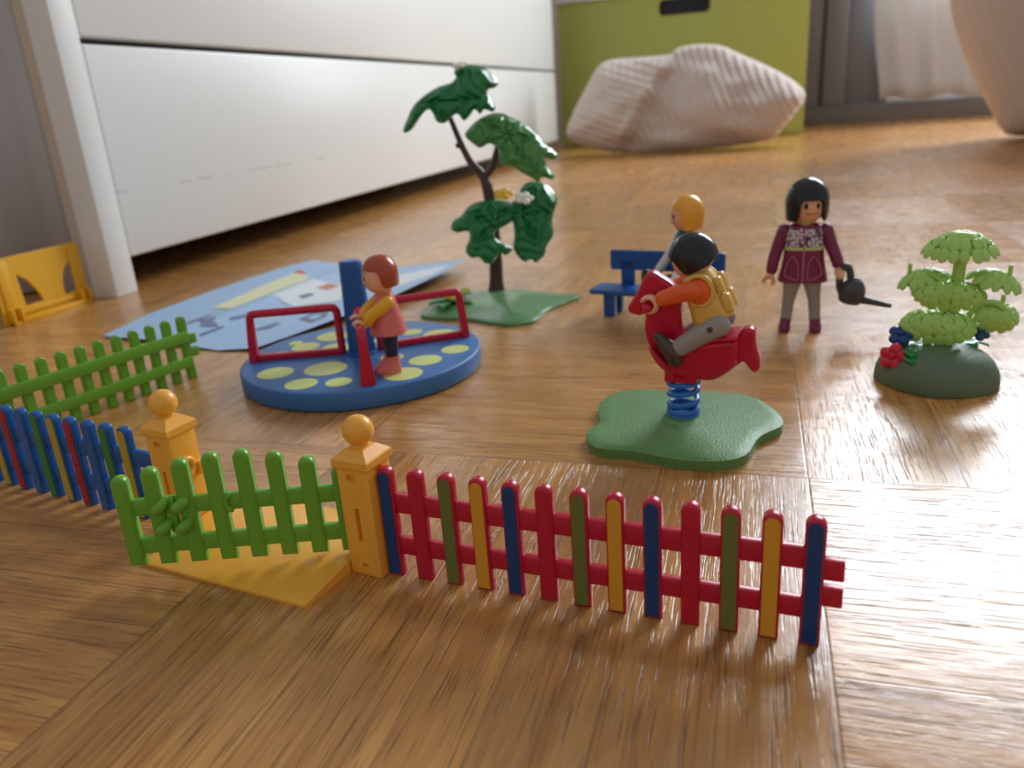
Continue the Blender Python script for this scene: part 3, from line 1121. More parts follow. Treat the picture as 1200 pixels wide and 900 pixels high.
limb(r_, 'arm', [(9.6, 0, 50), (11.8, -1.0, 44), (14.2, -2.6, 38.5), (15.8, -4.2, 34.4)], (3.3, 2.7), MAROON)
hand(r_, (-14.9, -3.0, 29), (-0.25, -0.35, -0.95), (0.3, 1, -0.2), 2.3)
hand(r_, (16.3, -4.9, 32.2), (0.2, -0.35, -0.95), (1, 0, 0.1), 2.3)
for s in (-1, 1):
    bm = B()
    bm.loft([(s * 6.8, -0.2, 4.5, 2.7, 2.8), (s * 6.6, 0, 9, 2.8, 2.9), (s * 6.0, 0, 15, 3.0, 3.4), (s * 5.3, 0, 20, 3.6, 4.0), (s * 4.7, 0, 23, 4.3, 4.6), (s * 4.3, 0, 26, 4.9, 5.2)], 22)
    bm.done('leg', GREYP, r_)
    bm = B()
    bm.loft([(s * 7.3, -2.2, 0, 2.7, 4.6), (s * 7.3, -2.2, 0.8, 3.0, 5.0), (s * 7.2, -2.0, 2.4, 3.0, 4.7), (s * 7.1, -1.0, 4.2, 2.7, 3.4), (s * 6.9, -0.2, 6.2, 2.6, 2.8)], 22)
    bm.done('shoe', MAROON, r_)

# ---- watering can held in her left hand
rc = root('watering_can', 'dark grey toy watering can in the hand of the standing woman', 'watering can', (0.0235, 0.4100, 0), math.radians(-3))
bm = B()
R3 = Matrix.Rotation(math.radians(12), 3, 'Y')
bm.lathe([(3.4, -6.3), (4.6, -5.6), (5.4, -3.0), (5.5, 0), (4.9, 2.6), (3.8, 4.4), (2.8, 5.2), (2.8, 5.8), (2.2, 5.8), (2.2, 4.0), (1.5, 3.6)], (0, 0, 0), 28)
bm.xf(T(23.0, -5.4, 21.4) @ R3.to_4x4() @ Matrix.Diagonal((1.1, 1.05, 1.0, 1)))
bm.done('body', CANM, rc)
bm = B(); bm.tube([(26, -5.6, 17.6), (32, -6.0, 16.2), (39.6, -6.4, 14.6)], [2.3, 1.6, 1.2], 14); bm.done('spout', CANM, rc)
bm = B(); bm.tube(spline([(18.8, -5.4, 19.5), (17.2, -5.4, 23), (17.0, -5.3, 28.5), (18.4, -5.3, 32.8), (20.4, -5.4, 32.8), (21.6, -5.4, 29.6), (22.0, -5.4, 26)], 5), 1.7, 12); bm.done('handle', CANM, rc)

# ---- bench
bz = math.radians(-13.5)
BA = Vector((-0.0896, 0.4310, 0))
r_ = root('bench', 'blue toy bench with a backrest standing behind the spring rider', 'bench', BA, bz)
bm = B(); bm.add_mesh(extruded([rrect(0, 79, 0, 20, 3)], 2.6, 0.9, 3), T(0, 0, 14.3)); bm.done('seat', BLUE, r_)
bm = B(); bm.add_mesh(extruded([rrect(7, 73, 24.0, 35.2, 1.4)], 2.6, 0.6, 2), T(0, 18.5, 0) @ UP); bm.done('backrest', BLUE, r_)
for x in (17.5, 63.5):
    bm = B(); bm.box(x - 4, x + 4, 17.2, 20.0, 13.5, 30, 0.5); bm.done('back_support', BLUE, r_)
for x in (11.8, 69):
    for y in (2.2, 13.0):
        bm = B(); bm.box(x - 3.2, x + 3.2, y, y + 5.0, 0, 14, 0.6); bm.done('leg', BLUE, r_)

# ---- seated woman on the bench
r_ = root('toy_woman', 'blond toy woman in white sleeves and teal top seated on the blue bench', 'toy figure', (-0.0352, 0.4300, 0.0156), math.radians(-66))
hr_ = Matrix.Rotation(math.radians(-4), 3, 'Z')
head(r_, (0.2, 0, 40.2), (7.9, 7.9, 8.2), hr_, HAIRY, (9.4, 9.2, 9.6),
     lambda a: 3.4 - 11.5 * ss(abs(a), 0.75, 1.15), (0, 0.9, 1.4), 0.03)
bm = B(); bm.loft([(0, 0, 3, 8.4, 5.6), (0, 0, 6, 9.0, 5.9), (0, 0, 12, 8.7, 5.6), (0, 0, 18, 8.6, 5.4), (0, 0, 25, 8.6, 5.2), (0, 0, 28.5, 7.6, 4.8), (0, 0, 31.5, 5.0, 4.0), (0, 0, 34.5, 3.9, 3.6)], 32, 2.5); bm.done('torso', TEAL, r_)
bm = B()
for z in (9, 12.5, 16, 19.5, 23):
    bm.tube([(9.0 * math.cos(t) * (1 if z < 20 else 0.98), 5.75 * math.sin(t), z) for t in [2 * PI * k / 28 for k in range(28)]], 0.35, 6, closed=True)
bm.done('stripe', TEALD, r_)
limb(r_, 'arm', [(-9.2, 0, 28), (-11.5, -2.2, 22), (-13.2, -6.2, 15), (-13.8, -10.2, 9.4)], (3.4, 2.6), WHITEP)
limb(r_, 'arm', [(9.2, 0, 28), (11.5, -2.2, 22), (13.2, -6.2, 15), (13.6, -10.2, 9.4)], (3.4, 2.6), WHITEP)
hand(r_, (-13.9, -11.5, 7.6), (-0.1, -0.75, -0.66), (0, 0.6, -0.7), 2.2)
hand(r_, (13.7, -11.5, 7.6), (0.1, -0.75, -0.66), (0, 0.6, -0.7), 2.2)
for s in (-1, 1):
    bm = B(); bm.tube([(s * 4.0, 0, 4.5), (s * 4.4, -10, 4.4), (s * 4.8, -18, 4.0)], [4.4, 3.9, 3.4], 18); bm.done('leg', HAIRB, r_)
    bm = B(); bm.tube([(s * 4.8, -19.5, 4.0), (s * 4.8, -20.2, 9.8)], [(3.3, 3.4), (2.8, 3.0)], 16); bm.done('shoe', HAIRB, r_)

# ================================================================== MERRY-GO-ROUND
MC = Vector((-0.1808, 0.3295, 0))
r_ = root('merry_go_round', 'round blue toy merry-go-round with pale spots and red handrails', 'merry-go-round', MC, 0)
bm = B()
bm.lathe([(54.2, 0.0), (56.2, 0.2), (57.2, 0.8), (57.5, 2.0), (57.5, 8.0), (57.1, 8.7), (56.3, 9.0)], (0, 0, 0), 96)
bm.mi = 1
SP = [(-27.3, -33.8, 8.3), (-6.3, -46.5, 7.2), (9.8, -42.5, 5.8), (-5.8, -25.8, 9.9), (-35.0, 6.2, 7.1), (-41.5, -8.4, 5.9), (-29.3, 25.1, 8.8), (-17.0, 6, 7.6),
      (11.1, 35.0, 5.6), (28.2, 32.0, 8.8), (45.5, 7.4, 6.7), (37.1, -9.8, 7.7), (34.6, -29.5, 8.8), (19.0, -7, 5.6), (2.0, 20, 5.4), (-9, 42, 7.0), (16, 16, 4.6), (-44, 12, 3.6)]
for x, y, q in SP[:18]:
    bm.lathe([(q, 8.98), (q, 9.06)], (x, y, 0), 32)
bm.done('platform', [DISC, SPOT], r_)
bm = B(); bm.lathe([(8.2, 8.9), (8.2, 9.6), (7.4, 10.2), (6.4, 10.6), (5.5, 50), (5.3, 53), (4.7, 54.0), (3.6, 54.3), (1, 54.3)], (0, 0, 0), 32)
o = bm.done('centre_pole', BLUE, r_)
for ai in (201, -60.5, 34, 114):
    h = bpy.data.objects.new('handrail', None); COL.objects.link(h); h.parent = r_
    h.rotation_euler = (0, 0, math.radians(ai))
    bm = B()
    pts = spline([(9.5, 0, 10.6), (9.5, 0, 20), (9.5, 0, 29.0), (10.3, 0, 31.4), (12.5, 0, 32.2), (30, 0, 32.2), (47.5, 0, 32.2), (49.8, 0, 31.4), (50.6, 0, 29.0), (51.2, 0, 20), (51.6, 0, 10.6)], 4)
    bm.tube(pts, 1.9, 14)
    bm.done('rail_loop', RED, h)
    bm = B(); bm.box(8.5, 53.0, -1.7, 1.7, 9.0, 12.2, 0.5); bm.done('foot_bar', RED, h)
    bm = B()
    bm.rings([[(x0, -w_, z), (x1, -w_, z), (x1, w_, z), (x0, w_, z)] for z, x0, x1, w_ in ((9.0, 49.6, 53.6, 3.3), (12, 49.6, 53.5, 3.1), (20, 49.4, 53.0, 2.3), (29, 49.0, 52.2, 1.7))])
    bmesh.ops.bevel(bm.bm, geom=list(bm.bm.edges), offset=0.5, segments=2, affect='EDGES')
    bm.done('end_bracket', RED, h)

# ---- girl on the merry-go-round, holding the front rail
gz = math.radians(-57)
r_ = root('toy_girl', 'toy girl with auburn hair and pink smock standing on the merry-go-round', 'toy figure', (-0.1524, 0.3037, 0.00910), gz)
r_.scale = (0.96, 0.96, 0.96)
head(r_, (0, -1.5, 44.5), (7.4, 7.3, 7.2), ID, HAIRR, (8.2, 8.2, 8.6),
     lambda a: 2.6 - 8.0 * ss(abs(a), 1.2, 1.65), (0, 0.8, 1.6))
bm = B(); bm.tube([(0, 0, 36), (0, 0, 39.5)], [3.6, 3.6], 16, roundends=False); bm.done('neck', SKIN, r_)
bm = B(); bm.loft([(0, 0, 18.6, 8.6, 8.0), (0, 0, 19.2, 9.0, 8.5), (0, 0, 25, 8.0, 7.0), (0, 0, 31, 6.8, 5.4), (0, 0, 35, 6.0, 4.5), (0, 0, 37.3, 4.0, 3.6)], 32, 2.3); bm.done('smock', PINK, r_)
bm = B(); bm.box(-1.0, 1.0, -8.7, -4.2, 19.5, 21.0, 0.3)
bmesh.ops.delete(bm.bm, geom=list(bm.bm.verts), context='VERTS'); bm.bm.free()
for s in (-1, 1):
    limb(r_, 'arm', [(s * 7.4, 0, 34.0), (s * 7.8, -3.5, 31.6), (s * 6.8, -8.0, 28.6), (s * 6.0, -9.2, 26.2)], (3.1, 2.5), SLEEVE)
    hand(r_, (s * 5.8, -10.2, 25.4), (-0.02 * s, -0.95, -0.30), (1, 0, 0), 2.4)
    bm = B(); bm.loft([(s * 3.0, 0, 7.5, 2.6, 2.8), (s * 3.0, 0, 12, 2.8, 3.0), (s * 2.9, 0, 20, 3.2, 3.8)], 18); bm.done('leg', NAVY, r_)
    bm = B(); bm.loft([(s * 3.3, -2.4, 0, 2.8, 5.6), (s * 3.3, -2.4, 0.8, 3.0, 6.0), (s * 3.3, -2.2, 2.2, 3.0, 5.6), (s * 3.2, -0.8, 4.4, 2.8, 3.9), (s * 3.1, 0.0, 6.4, 3.0, 3.2), (s * 3.1, 0, 8.2, 3.1, 3.3)], 22); bm.done('boot', PINK, r_)

# ================================================================== SPRING RIDER
ra = math.atan2(-0.1, 1)
RB = [(-55.3, 255.3), (-49.9, 246.6), (-36.3, 245.1), (-23.0, 241.0), (-10.6, 240.9), (-0.8, 246.8), (4.1, 263.3), (11.0, 272.8), (11.9, 280), (8.5, 291.1), (0.7, 302.2), (-12.4, 305.7), (-29.2, 306.0), (-46.3, 304.3), (-54.8, 296.4), (-56.4, 283.9), (-53.0, 269.4), (-56, 262)]
r_ = root('spring_rider', 'red toy spring horse on a blue coil and flat moss green base', 'spring rider', (-0.0232, 0.2787, 0), ra)
Rm = Matrix.Rotation(-ra, 2)
RBl = [tuple(Rm @ Vector((a + 23.2, b_ - 278.7))) for a, b_ in RB]


def base_fn(u, v, d):
    k = min(1, d / 2.0)
    return (u, v, 3.2 + 1.0 * math.sqrt(max(0, 1 - (1 - k) ** 2)) + 0.6 * min(1, d / 20)), (u, v, 0.0)


def slab(b, outline, fn, g=2.5, sm=4, z0=0.0, inset=0.0):
    """like inflate, but with a vertical rim down to z0"""
    pts = smooth_poly(outline, sm)
    before = set(b.bm.verts)
    inflate(b, pts, g, fn, 1)
    rim = [b.bm.verts.new((p[0], p[1], z0)) for p in pts]
    b.bm.verts.ensure_lookup_table()
    top = {}
    for v in b.bm.verts:
        if v not in before:
            top[(round(v.co.x, 3), round(v.co.y, 3))] = top.get((round(v.co.x, 3), round(v.co.y, 3)), v)
            if v.co.z > top[(round(v.co.x, 3), round(v.co.y, 3))].co.z: top[(round(v.co.x, 3), round(v.co.y, 3))] = v
    n = len(pts)
    for i in range(n):
        a = top.get((round(pts[i][0], 3), round(pts[i][1], 3))); c_ = top.get((round(pts[(i + 1) % n][0], 3), round(pts[(i + 1) % n][1], 3)))
        if a and c_:
            b.face([a, c_, rim[(i + 1) % n], rim[i]])
    return b


bm = B()
slab(bm, RBl, lambda u, v, d: ((u, v, 3.4 + 0.9 * math.sqrt(max(0, 1 - (1 - min(1, d / 1.6)) ** 2)) + 0.5 * min(1, d / 22)), (u, v, 0.3)), 2.5)
bm.done('base', MOSS, r_)
bm = B()
zs0, turns, cr = 5.0, 4.2, 5.2
pts = []
for k in range(int(turns * 28) + 1):
    t = k / 28
    if t < 1.1: z = zs0 + 1.5 * t
    elif t < 3.4: z = zs0 + 1.65 + (t - 1.1) * 4.3
    else: z = zs0 + 1.65 + 9.9 + (t - 3.4) * 1.9
    pts.append((cr * math.cos(2 * PI * t), cr * math.sin(2 * PI * t), z))
bm.tube(pts, [(1.15, 0.95)] * len(pts), 10, roundends=False)
bm.lathe([(6.2, 3.6), (6.2, 5.2), (5.8, 5.6), (4.4, 5.6)], (0, 0, 0), 28)
bm.done('spring', mat('bright_blue_plastic', (44, 118, 200), 0.3), r_)
HO = [(-19.8, 45.3), (-17.9, 48.5), (-15.7, 52.2), (-14.1, 55.9), (-12.0, 58.3), (-9.9, 58.1), (-7.5, 56.6), (-4.0, 54.3), (-1.7, 51.1), (-0.7, 47.1), (-0.5, 42.3), (-0.4, 37.6), (2.0, 34.2), (6.0, 33.8), (9.6, 35.0), (15.9, 36.2), (19.2, 36.6), (20.9, 38.8), (23.6, 39.2), (25.0, 37.8), (25.5, 33.0), (27.1, 27.0), (26.4, 23.9), (24.4, 23.4), (22.1, 26.1), (20.7, 26.6), (16.2, 22.6), (11.6, 19.8), (6.2, 19.7), (0.8, 20.3), (-3.4, 21.6), (-5.9, 22.9), (-9.5, 26.1), (-12.3, 31.1), (-13.7, 37.4), (-13.4, 42.7), (-15.5, 42.4), (-18.8, 43.2)]
bm = B(); bm.add_mesh(extruded([smooth_poly(HO, 3)], 6.4, 1.3, 4), UP)
bm.done('horse_body', RED, r_)
# the wider hollow belly, with a seat shelf on top
BE = [(-12.0, 32), (-9.6, 26.4), (-6, 22.8), (-1, 21.0), (6, 20.2), (11.5, 20.4), (16, 23.2), (19.2, 27.0), (19.6, 33.2), (18.2, 35.6), (10, 34.6), (3.5, 32.6), (-3, 28.8), (-8, 32.0)]
bm = B(); bm.add_mesh(extruded([smooth_poly(BE, 3)], 13.0, 1.8, 4), UP); bm.done('belly', RED, r_)
bm = B()
bm.add_mesh(extruded([[(5.2, 31.4), (11.0, 35.0), (19.6, 36.0), (19.4, 37.2), (10.4, 36.4), (4.4, 32.6)]], 15.5, 0.5, 2), UP)
bm.done('seat_edge', RED, r_)
bm = B()
for s in (-1, 1):
    bm.tube([(-10.0, s * 7.0, 31.8), (-5.0, s * 7.4, 26.4)], [(2.6, 0.9), (2.6, 0.9)], 12, flat=(0, 1, 0))
bm.done('footrest', RED, r_)
bm = B(); bm.tube([(-11.2, -8.6, 46.9), (-11.2, 8.6, 46.9)], 1.75, 16); bm.done('handle_bar', RED, r_)
bm = B(); bm.box(-6.0, 6.0, -6.0, 6.0, 18.4, 24.0, 0.8); mo = bm.done('spring_mount', RED, r_)
c1 = B(); c1.box(-2.4, 1.4, -7.4, -5.2, 20.6, 22.2); boolean_cut(mo, [c1])
bm = B(); bm.box(-2.6, 1.6, -5.15, -4.8, 20.4, 22.4); bm.done('mount_peg', BLUE, mo)

# ---- boy riding it
r_ = root('toy_boy', 'toy boy with black hair and yellow vest riding the red spring horse', 'toy figure', (-0.0245, 0.2788, 0.0009), ra)
hrot = Matrix.Rotation(math.radians(-90), 3, 'Z')       # faces -x
tilt = Matrix.Rotation(math.radians(-24), 3, 'Y')
hrot = tilt @ hrot
head(r_, (4.0, 0, 61.6), (7.1, 6.9, 6.4), hrot, HAIRB, (8.2, 8.6, 8.2),
     lambda a: 2.4 - 6.6 * ss(abs(a), 0.75, 1.2) + 1.6 * ss(abs(a), 2.2, 3.0), (0, 0.8, 1.0))
bm = B(); bm.tube([(4.6, 0, 55), (4.2, 0, 58.5)], [4.0, 4.0], 16, roundends=False); bm.done('neck', SKIN, r_)
bm = B()
AX = Matrix.Rotation(math.radians(-22), 4, 'Y')
bm.loft([(0, 0, 0, 7.0, 7.2), (0, 0, 0.8, 7.6, 7.8), (0.2, 0, 6, 7.0, 7.4), (0, 0, 12, 6.4, 7.0), (0, 0, 16.5, 5.4, 6.4), (0, 0, 19.3, 4.2, 4.8), (0, 0, 20.6, 3.6, 3.8)], 36, 2.6)
bm.xf(T(12.4, 0, 40.6) @ AX)
vest = bm.done('vest', VEST, r_)
bm = B()
for s in (-1, 1):
    bm.box(5.4, 8.6, s * 4.2 - 2.4, s * 4.2 + 2.4, 1.5, 8.2, 0.9, 3)
    bm.box(5.0, 7.8, s * 3.8 - 2.3, s * 3.8 + 2.3, 8.8, 14.6, 0.9, 3)
bm.xf(T(12.4, 0, 40.6) @ AX); bm.done('vest_pad', VEST, vest)
bm = B()
for s in (-1, 1):
    bm.tube([T(12.4, 0, 40.6) @ AX @ Vector((4.6 * math.cos(t), s * 7.2, 12.6 + 5.2 * math.sin(t))) for t in [2 * PI * k / 24 for k in range(24)]], 0.9, 10, closed=True)
bm.done('armhole', VEST, vest)
for s in (-1, 1):
    bm = B(); bm.ell((7.6, s * 6.8, 51.6), (4.4, 2.4, 4.8), None, 20, 12); bm.done('shoulder', ORANGE, r_)
    limb(r_, 'arm', [(5.8, s * 8.2, 52.4), (2.4, s * 8.4, 51.8), (-1.2, s * 8.0, 50.4), (-4.4, s * 7.6, 49.4)], (3.6, 2.9), ORANGE)
    hand(r_, (-5.8, s * 7.5, 48.8), (-0.88, 0, -0.45), (0, 1, 0), 2.7)
    bm = B(); bm.tube([(15.0, s * 6.2, 40.2), (8, s * 6.6, 36.4), (1.0, s * 7.6, 31.6)], [(4.1, 3.4), (3.7, 3.2), (3.3, 2.9)], 18, flat=(0, 0, 1)); lg = bm.done('leg', GREYP, r_)
    bm = B(); bm.tube([(12.0, s * 9.2, 39.3), (12.0, s * 9.8, 39.3)], 1.0, 14); bm.done('hip_pin', BROWN, lg)
    bm = B(); bm.tube(spline([(-0.4, s * 7.8, 27.6), (-1.6, s * 7.8, 30.2), (-4.2, s * 7.8, 33.0), (-6.2, s * 7.8, 35.6)], 4), [3.0, 3.3, 3.4, 3.4, 3.4, 3.3, 3.2, 3.0, 2.8, 2.5, 2.2, 2.0, 1.7], 16); bm.done('boot', BROWN, r_)

# ================================================================== TREE
ta = math.atan2(0.315, 0.949)
TB = [(-192.9, 429.5), (-182.4, 420.1), (-157.8, 418.1), (-138.8, 409.6), (-125.9, 408.4), (-116.9, 417.0), (-116.1, 437.5), (-109.9, 455.7), (-103.1, 470.6), (-105, 477), (-112.4, 478), (-126, 482), (-149.0, 490), (-173.3, 489), (-187.8, 477), (-193.7, 455)]
r_ = root('toy_tree', 'toy tree with three glossy dark green leaf clusters on a green base', 'tree', (-0.1583, 0.4769, 0), ta)
Rm = Matrix.Rotation(-ta, 2)
TBl = [tuple(Rm @ Vector((a + 158.3, b_ - 476.9))) for a, b_ in TB]
bm = B()
slab(bm, TBl, lambda u, v, d: ((u, v, 1.6 + 1.0 * math.sqrt(max(0, 1 - (1 - min(1, d / 3)) ** 2)) + 3.2 * ss(d, 2, 26) + 0.6 * math.sin(u * 0.13) * min(1, d / 8)), (u, v, 0.3)), 2.5)
bm.done('base', mat('muted_green_plastic', (98, 146, 96), 0.28, 0.3, 900, var=0.1), r_)
bm = B(); bm.tube(spline([(-0.5, 0, 4.0), (0, 0, 14), (0.5, 0, 26), (0.3, 0, 46), (-0.6, 0, 64), (-3.3, 0, 76), (-10.0, 0, 85), (-15.0, 0, 96), (-21.0, -1, 114)], 5),
                  [5.6 - 0.3 * i if i < 5 else (4.4 - 0.055 * (i - 5)) if i < 24 else 2.9 - 0.09 * (i - 24) for i in range(41)], 14)
trunk = bm.done('trunk', BARK, r_)
bm = B(); bm.tube(spline([(-2.8, 0, 76), (2.0, 0, 80.5), (5.1, 0, 87.1), (8.8, -1, 98)], 5), [2.9, 2.7, 2.5] + [2.3] * 13, 12)
bm.tube([(-14.0, 0, 94.5), (-17.2, 0, 95.9)], [1.6, 1.7], 10)
bm.done('branch', BARK, trunk)


def pad(outline, c, name, m, y0, tilt, bulge, T_=5.0, nlobe=5, g=1.0, ph=0.0, label=None):
    """a leafy cluster: veins run out from c"""
    def fn(u, v, d):
        k = min(1, d / 5.0)
        t = T_ * math.sqrt(max(0, 1 - (1 - k) ** 2))
        r = math.hypot(u - c[0], v - c[1]); th = math.atan2(v - c[1], u - c[0])
        w_ = th * nlobe / 2 + ph
        main = abs(math.sin(w_)) ** 0.6
        chev = math.sin(r * 1.05 + abs(math.sin(w_)) * 7.0)
        rel = (2.4 * main + 0.9 * chev * min(1, r / 8) + 1.6 * noise.noise((u * 0.12, v * 0.12, 3.3)) + 0.5 * noise.noise((u * 0.5, v * 0.5, 1.3))) * min(1, d / 3)
        y = y0 + (v - c[1]) * tilt - bulge * math.sqrt(max(0.0, 1 - min(1, (r / 42) ** 2)))
        return (u, y - t * 0.5 - rel, v), (u, y + t * 0.5 - rel * 0.5, v)
    b = B(); inflate(b, outline, g, fn, 3)
    o_ = b.done(name, m, r_)
    if label: o_['label'] = label
    return o_


PT = [(-49.0, 107.0), (-46.5, 112.3), (-41.7, 120.3), (-34.3, 126.1), (-26.2, 130.1), (-18.4, 131.7), (-15.2, 134.7), (-15.9, 138.3), (-11.8, 140.7), (-6.0, 141.2), (1.4, 139.3), (6.8, 135.0), (9.9, 130.3), (8.2, 127.4), (3.3, 126.3), (3.9, 122.6), (7.0, 116.9), (5.6, 113.7), (0.5, 115.5), (-2.3, 113.0), (-5.3, 115.9), (-8.5, 112.5), (-12.3, 110.0), (-15.2, 113.9), (-18.2, 113.2), (-23.4, 109.5), (-28.2, 110.5), (-30.1, 114.9), (-32.3, 117.8), (-35.4, 116.2), (-38.7, 112.7), (-43.1, 107.5), (-47.3, 105.5)]
PM = [(-12.5, 101.2), (-10.1, 105.2), (-4.9, 109.5), (3.2, 112.6), (10.9, 112.6), (16.6, 109.8), (24.1, 105.6), (29.7, 100.5), (35.2, 93.6), (40.9, 89.4), (43.2, 86.0), (40.7, 83.7), (34.8, 85.0), (35.5, 81.2), (39.8, 75.1), (38.5, 72.6), (32.2, 74.6), (30.0, 71.9), (25.2, 75.1), (19.4, 78.5), (14.7, 81.7), (8.8, 83.1), (7.1, 87.0), (6.5, 92.8), (1.8, 95.9), (-3.3, 93.8), (-7.0, 95.6)]
PL = [(-25.9, 48.2), (-23.9, 52.1), (-18.6, 54.7), (-13.1, 60.3), (-4.8, 62.2), (3.3, 62.4), (11.2, 60.5), (16.0, 57.1), (13.5, 50.3), (9.3, 47.6), (4.0, 45.4), (1.5, 44.2), (1.6, 40.1), (6.4, 36.7), (11.3, 33.3), (7.0, 29.9), (3.0, 31.8), (-1.6, 26.0), (-6.7, 26.3), (-9.5, 29.7), (-14.6, 30.0), (-17.8, 34.4), (-14.7, 41.3), (-15.4, 45.4), (-21.5, 44.9), (-24.9, 46.1)]
PR_ = [(12.1, 59.4), (17.4, 63.0), (19.8, 68.7), (26.0, 71.2), (33.9, 69.6), (39.7, 64.3), (41.4, 58.3), (39.1, 53.5), (37.2, 47.6), (37.4, 39.5), (33.0, 33.7), (30.6, 27.7), (25.2, 24.0), (22.2, 26.3), (18.0, 25.1), (14.1, 28.9), (11.8, 34.2), (13.1, 41.3), (12.8, 48.4), (11.1, 53.5)]
pad(PT, (-20, 122), 'leaf_cluster', TREEG, 8, 0.45, 11, 7, 6)
pad(PM, (13, 100), 'leaf_cluster', TREEM, 7, 0.5, 11, 7, 7, ph=0.4, label='lighter green leaf cluster')
pad(PL, (1, 50), 'leaf_cluster', TREEG, 0, 0.45, 10, 6, 6, ph=1.0)
pad(PR_, (18, 54), 'leaf_cluster', TREEG, 3, 0.45, 11, 6, 6, ph=0.2)


def flower(parent, c, nrm, r, m, centre=None, np_=5, label=None, th=0.9):
    q = frame_rot(nrm)
    bm = B()
    c = Vector(c)
    for k in range(np_):
        a = 2 * PI * k / np_
        bm.ell(c + q @ Vector((r * 0.58 * math.cos(a), r * 0.58 * math.sin(a), 0)), (r * 0.48, r * 0.45, th), q @ Matrix.Rotation(a, 3, 'Z'), 12, 8)
    bm.ell(c + q @ Vector((0, 0, th * 0.7)), (r * 0.26, r * 0.26, th * 0.7), q, 12, 8)
    o_ = bm.done('flower', m, parent)
    if label: o_['label'] = label
    return o_


flower(r_, (8.1, -12, 66.4), (0, -0.45, 1), 6.0, FLY, label='yellow flower', th=1.4)
flower(r_, (20.4, -14, 63.2), (0.1, -0.6, 1), 5.8, FLW, label='white flower', th=1.4)
flower(r_, (-12.0, 0, 141.0), (-0.1, -0.3, 1), 4.6, FLW, label='white flower', th=1.2)


def leafblade(b, p, d, L_, w_, up=(0, 0, 1), curl=0.3, th=0.5):
    """one thick pointed leaf from p along d"""
    p, d, up = Vector(p), Vector(d).normalized(), Vector(up)
    sd = d.cross(up).normalized()
    nn = sd.cross(d)
    rs = []
    N_ = 8
    for i in range(N_ + 1):
        t = i / N_
        ww = w_ * math.sin(PI * min(0.97, 0.12 + 0.86 * t)) ** 0.8
        c_ = p + d * L_ * t + nn * (L_ * curl * (t - t * t * 1.5))
        rs.append([c_ + sd * ww * math.cos(a) + nn * (th * math.sin(a) + (0.18 * ww * abs(math.cos(a)))) for a in [2 * PI * k / 8 for k in range(8)]])
    b.rings(rs)
    return b


# the little flowering plant on the tree base
PLC = tuple(Rm @ Vector((-201 + 171.6, 430 - 474.6)))
PLC = (-30.0, -26)
bm = B()
for k in range(11):
    a = 2 * PI * k / 11
    leafblade(bm, (PLC[0] + 2 * math.cos(a), PLC[1] + 2 * math.sin(a), 5.0), (math.cos(a), math.sin(a) * 0.8, 0.12 + 0.2 * (k % 2)), 11 + 3 * (k % 3), 3.4, curl=0.25)
bm.ell((PLC[0], PLC[1], 5), (6, 5, 3))
pl_ = bm.done('low_plant', LEAFD, r_)
flower(pl_, (PLC[0] + 1, PLC[1] - 3, 10.6), (0, -0.5, 1), 5.0, FLY, label='yellow flower', th=1.3)
flower(pl_, (PLC[0] + 10, PLC[1] + 4, 10.6), (0, -0.3, 1), 3.6, mat('pale_lime_bud', (196, 206, 96), 0.4), label='pale lime flower', th=1.2)

# ================================================================== BUSH
ba = math.atan2(-0.2216, 0.9751)
r_ = root('toy_bush', 'light green toy shrub with flowers growing on a dark green mound', 'bush', (0.0765, 0.3420, 0), ba)
bm = B()
rs = []
for i, (k, z) in enumerate(((0.97, 0), (1.0, 0.6), (1.0, 3.0), (0.975, 6.0), (0.90, 9.4), (0.78, 12.0), (0.62, 14.0), (0.42, 15.4), (0.2, 16.0), (0.05, 16.1))):
    rs.append([(-3.2 + 21.8 * k * math.cos(t) * (1 + 0.05 * math.cos(2 * t + 0.6)), -6.5 + 20.5 * k * math.sin(t) * (1 + 0.05 * math.sin(3 * t)), z + 0.4 * math.sin(3 * t) * k) for t in [2 * PI * q / 48 for q in range(48)]])
for q in range(48):
    rs[0][q] = (rs[0][q][0], rs[0][q][1], 0)
bm.rings(rs); bm.done('mound', MOSSD, r_)
bm = B(); bm.tube([(0.8, 0, 12), (0.6, 0, 22), (0.6, 0, 36), (0.9, 0, 51)], [3.0, 2.4, 2.5, 2.2], 14)
bm.tube(spline([(1.0, 0, 21), (5.6, -2, 26.5), (9.4, -3, 32.2), (14, -4, 33.0), (17, -4.5, 31.5)], 4), 1.2, 10)
bm.tube(spline([(0, 0, 34), (-6, 1, 38), (-12, 1, 40)], 4), 1.2, 10)
bm.tube(spline([(1, 0, 34), (8, 1, 39), (14, 1, 39.5)], 4), 1.2, 10)
bm.done('stem', BUSHG, r_)
rnd = random.Random(4)


